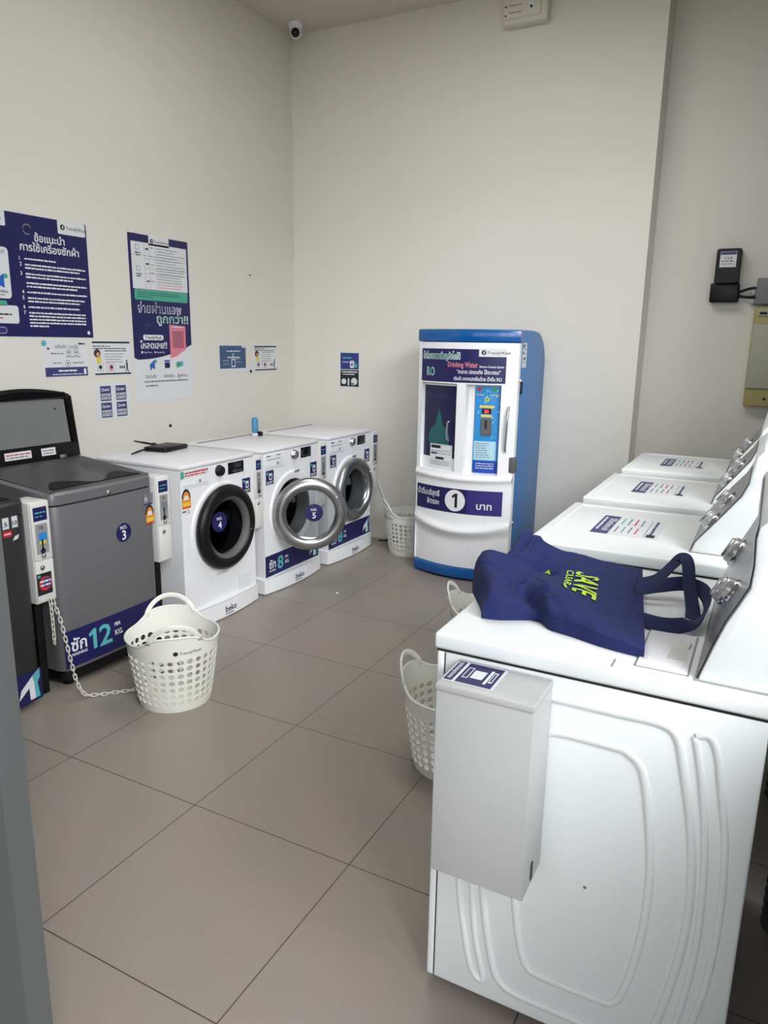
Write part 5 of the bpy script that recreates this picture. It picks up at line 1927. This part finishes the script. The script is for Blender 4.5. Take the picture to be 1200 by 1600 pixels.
tag(MB().lathe([(0.0, 0.010), (0.007, 0.008), (0.009, 0.003), (0.006, 0.0)], (-0.09, 2.655, 0), (0, 0, 1), WHITE, 10).build('bottle_cap'),
    'tiny white scrap alone on the floor before the open-door washer', 'litter')

# security camera in the ceiling corner
cc = thing('security_camera', 'small white security camera in the ceiling corner', 'camera', (-1.115, 3.775, 3.70))
MB().lathe([(0.0, 0.0), (0.052, 0.0), (0.052, -0.012), (0.046, -0.034), (0.040, -0.040), (0.0, -0.040)], (0, 0, 0), (0, 0, 1), ENAMEL2, 24).build('mount', cc)
eye_dir = Vector((0.46, -0.80, -0.36)).normalized()
MB().lathe([(0.0, -0.044), (0.022, -0.040), (0.036, -0.024), (0.042, 0.0), (0.038, 0.022), (0.030, 0.034)], (0, 0, -0.062), eye_dir, ENAMEL2, 24).build('housing', cc)
MB().lathe([(0.030, 0.032), (0.028, 0.038), (0.0, 0.040)], (0, 0, -0.062), eye_dir, BLACKG, 20).build('lens', cc)

# white lamp unit high on the back wall
em = thing('emergency_light', 'white rectangular unit high on the back wall, cut by the top edge', 'light fitting', (0.375, YB, 3.475))
IV = mat('ivory_casing', (214, 210, 192), 0.5)
MB().box(0.0, 0.285, -0.075, -0.001, 0.0, 0.24, IV, 0.008).build('case', em)
f = MB()
f.box(0.008, 0.245, -0.084, -0.075, 0.03, 0.232, IV, 0.003)
Fe = Frame((0, -0.0842, 0), (1, 0, 0), (0, 0, 1))
for k in range(4):
    f.disc(Fe, 0.022, 0.05 + 0.05 * k, 0.006, BLACKP, 1, 12)
    f.lines(Fe, 0.045, 0.06 + 0.04 * k, 0.13, 0.006, GREYP, 1, 0.9)
f.rect(Fe, 0.165, 0.06, 0.205, 0.15, PAPER, 1)
for k in range(2):
    f.disc(Fe, 0.185, 0.08 + 0.04 * k, 0.009, BLACKP, 2, 12)
f.build('front_plate', em)

# electric meter
em2 = thing('electric_meter', 'black electricity meter on the back wall above the far dryer', 'meter', (1.735, YB2, 1.80))
MB().box(0.0, 0.165, -0.085, -0.001, 0.0, 0.115, BLACK, 0.010).build('terminal_cover', em2)
MB().prism(rounded(0.018, 0.11, 0.158, 0.315, 0.014), lambda a, c, d: (a, -d, c), 0.001, 0.105, BLACK, 0.006).build('case', em2)
Fm = Frame((0, -0.1052, 0), (1, 0, 0), (0, 0, 1))
m_ = MB().box(0.040, 0.132, -0.1075, -0.104, 0.205, 0.296, PAPER)
Fm = Frame((0, -0.1077, 0), (1, 0, 0), (0, 0, 1))
m_.rect(Fm, 0.042, 0.278, 0.130, 0.294, mat('slate_navy_print', (58, 62, 116), 0.5), 1)
m_.text(Fm, '7 5 8', 0.086, 0.250, 0.020, BLACKP, 1, 'c')
m_.lines(Fm, 0.05, 0.238, 0.125, 0.005, BLACKP, 1, 0.9)
m_.lines(Fm, 0.05, 0.222, 0.125, 0.004, GREYP, 1, 0.9)
m_.build('dial_plate', em2)
MB().tube(spline([(0.160, -0.04, 0.06), (0.20, -0.04, 0.075), (0.235, -0.03, 0.085), (0.262, -0.03, 0.085)], 5), 0.008, BLACK, 8).build('cable', em2)
MB().tube(spline([(0.160, -0.04, 0.04), (0.20, -0.04, 0.032), (0.235, -0.03, 0.030), (0.262, -0.03, 0.030)], 5), 0.008, BLACK, 8).build('cable', em2)

jb = thing('junction_box', 'grey junction box right of the meter at the right edge', 'box', (1.995, YB2, 1.785))
MB().box(0.0, 0.22, -0.08, -0.001, 0.0, 0.155, mat('grey_plastic', (120, 122, 124), 0.5), 0.008).build('case', jb)
for z in (0.018, 0.070):
    MB().lathe([(0.010, 0.0), (0.017, 0.004), (0.017, 0.022), (0.012, 0.028), (0.010, 0.028)], (0.0, -0.03, z), (-1, 0, 0), mat('grey_gland_plastic', (176, 178, 178), 0.4), 12).build('cable_gland', jb)

bb_ = thing('breaker_panel', 'cream breaker panel with mustard end strips below the grey junction box', 'electrical panel', (1.998, YB2, 1.170))
MUST = mat('mustard_plastic', (168, 158, 104), 0.5)
CREAM = mat('cream_plastic', (172, 172, 156), 0.5)
MB().box(0.0, 0.34, -0.085, -0.001, 0.0, 0.600, MUST, 0.008).build('case', bb_)
MB().box(0.006, 0.334, -0.100, -0.085, 0.112, 0.500, CREAM, 0.005).build('cover', bb_)
h_ = MB().box(0.02, 0.085, -0.092, -0.084, 0.545, 0.582, CREAM, 0.003)
h_.box(0.032, 0.073, -0.094, -0.091, 0.556, 0.571, BLACK)
h_.build('latch', bb_)
MB().lathe([(0.0, 0.004), (0.008, 0.004), (0.008, 0.0)], (0.115, -0.085, 0.05), (0, -1, 0), BLACK, 12).build('screw_cap', bb_)
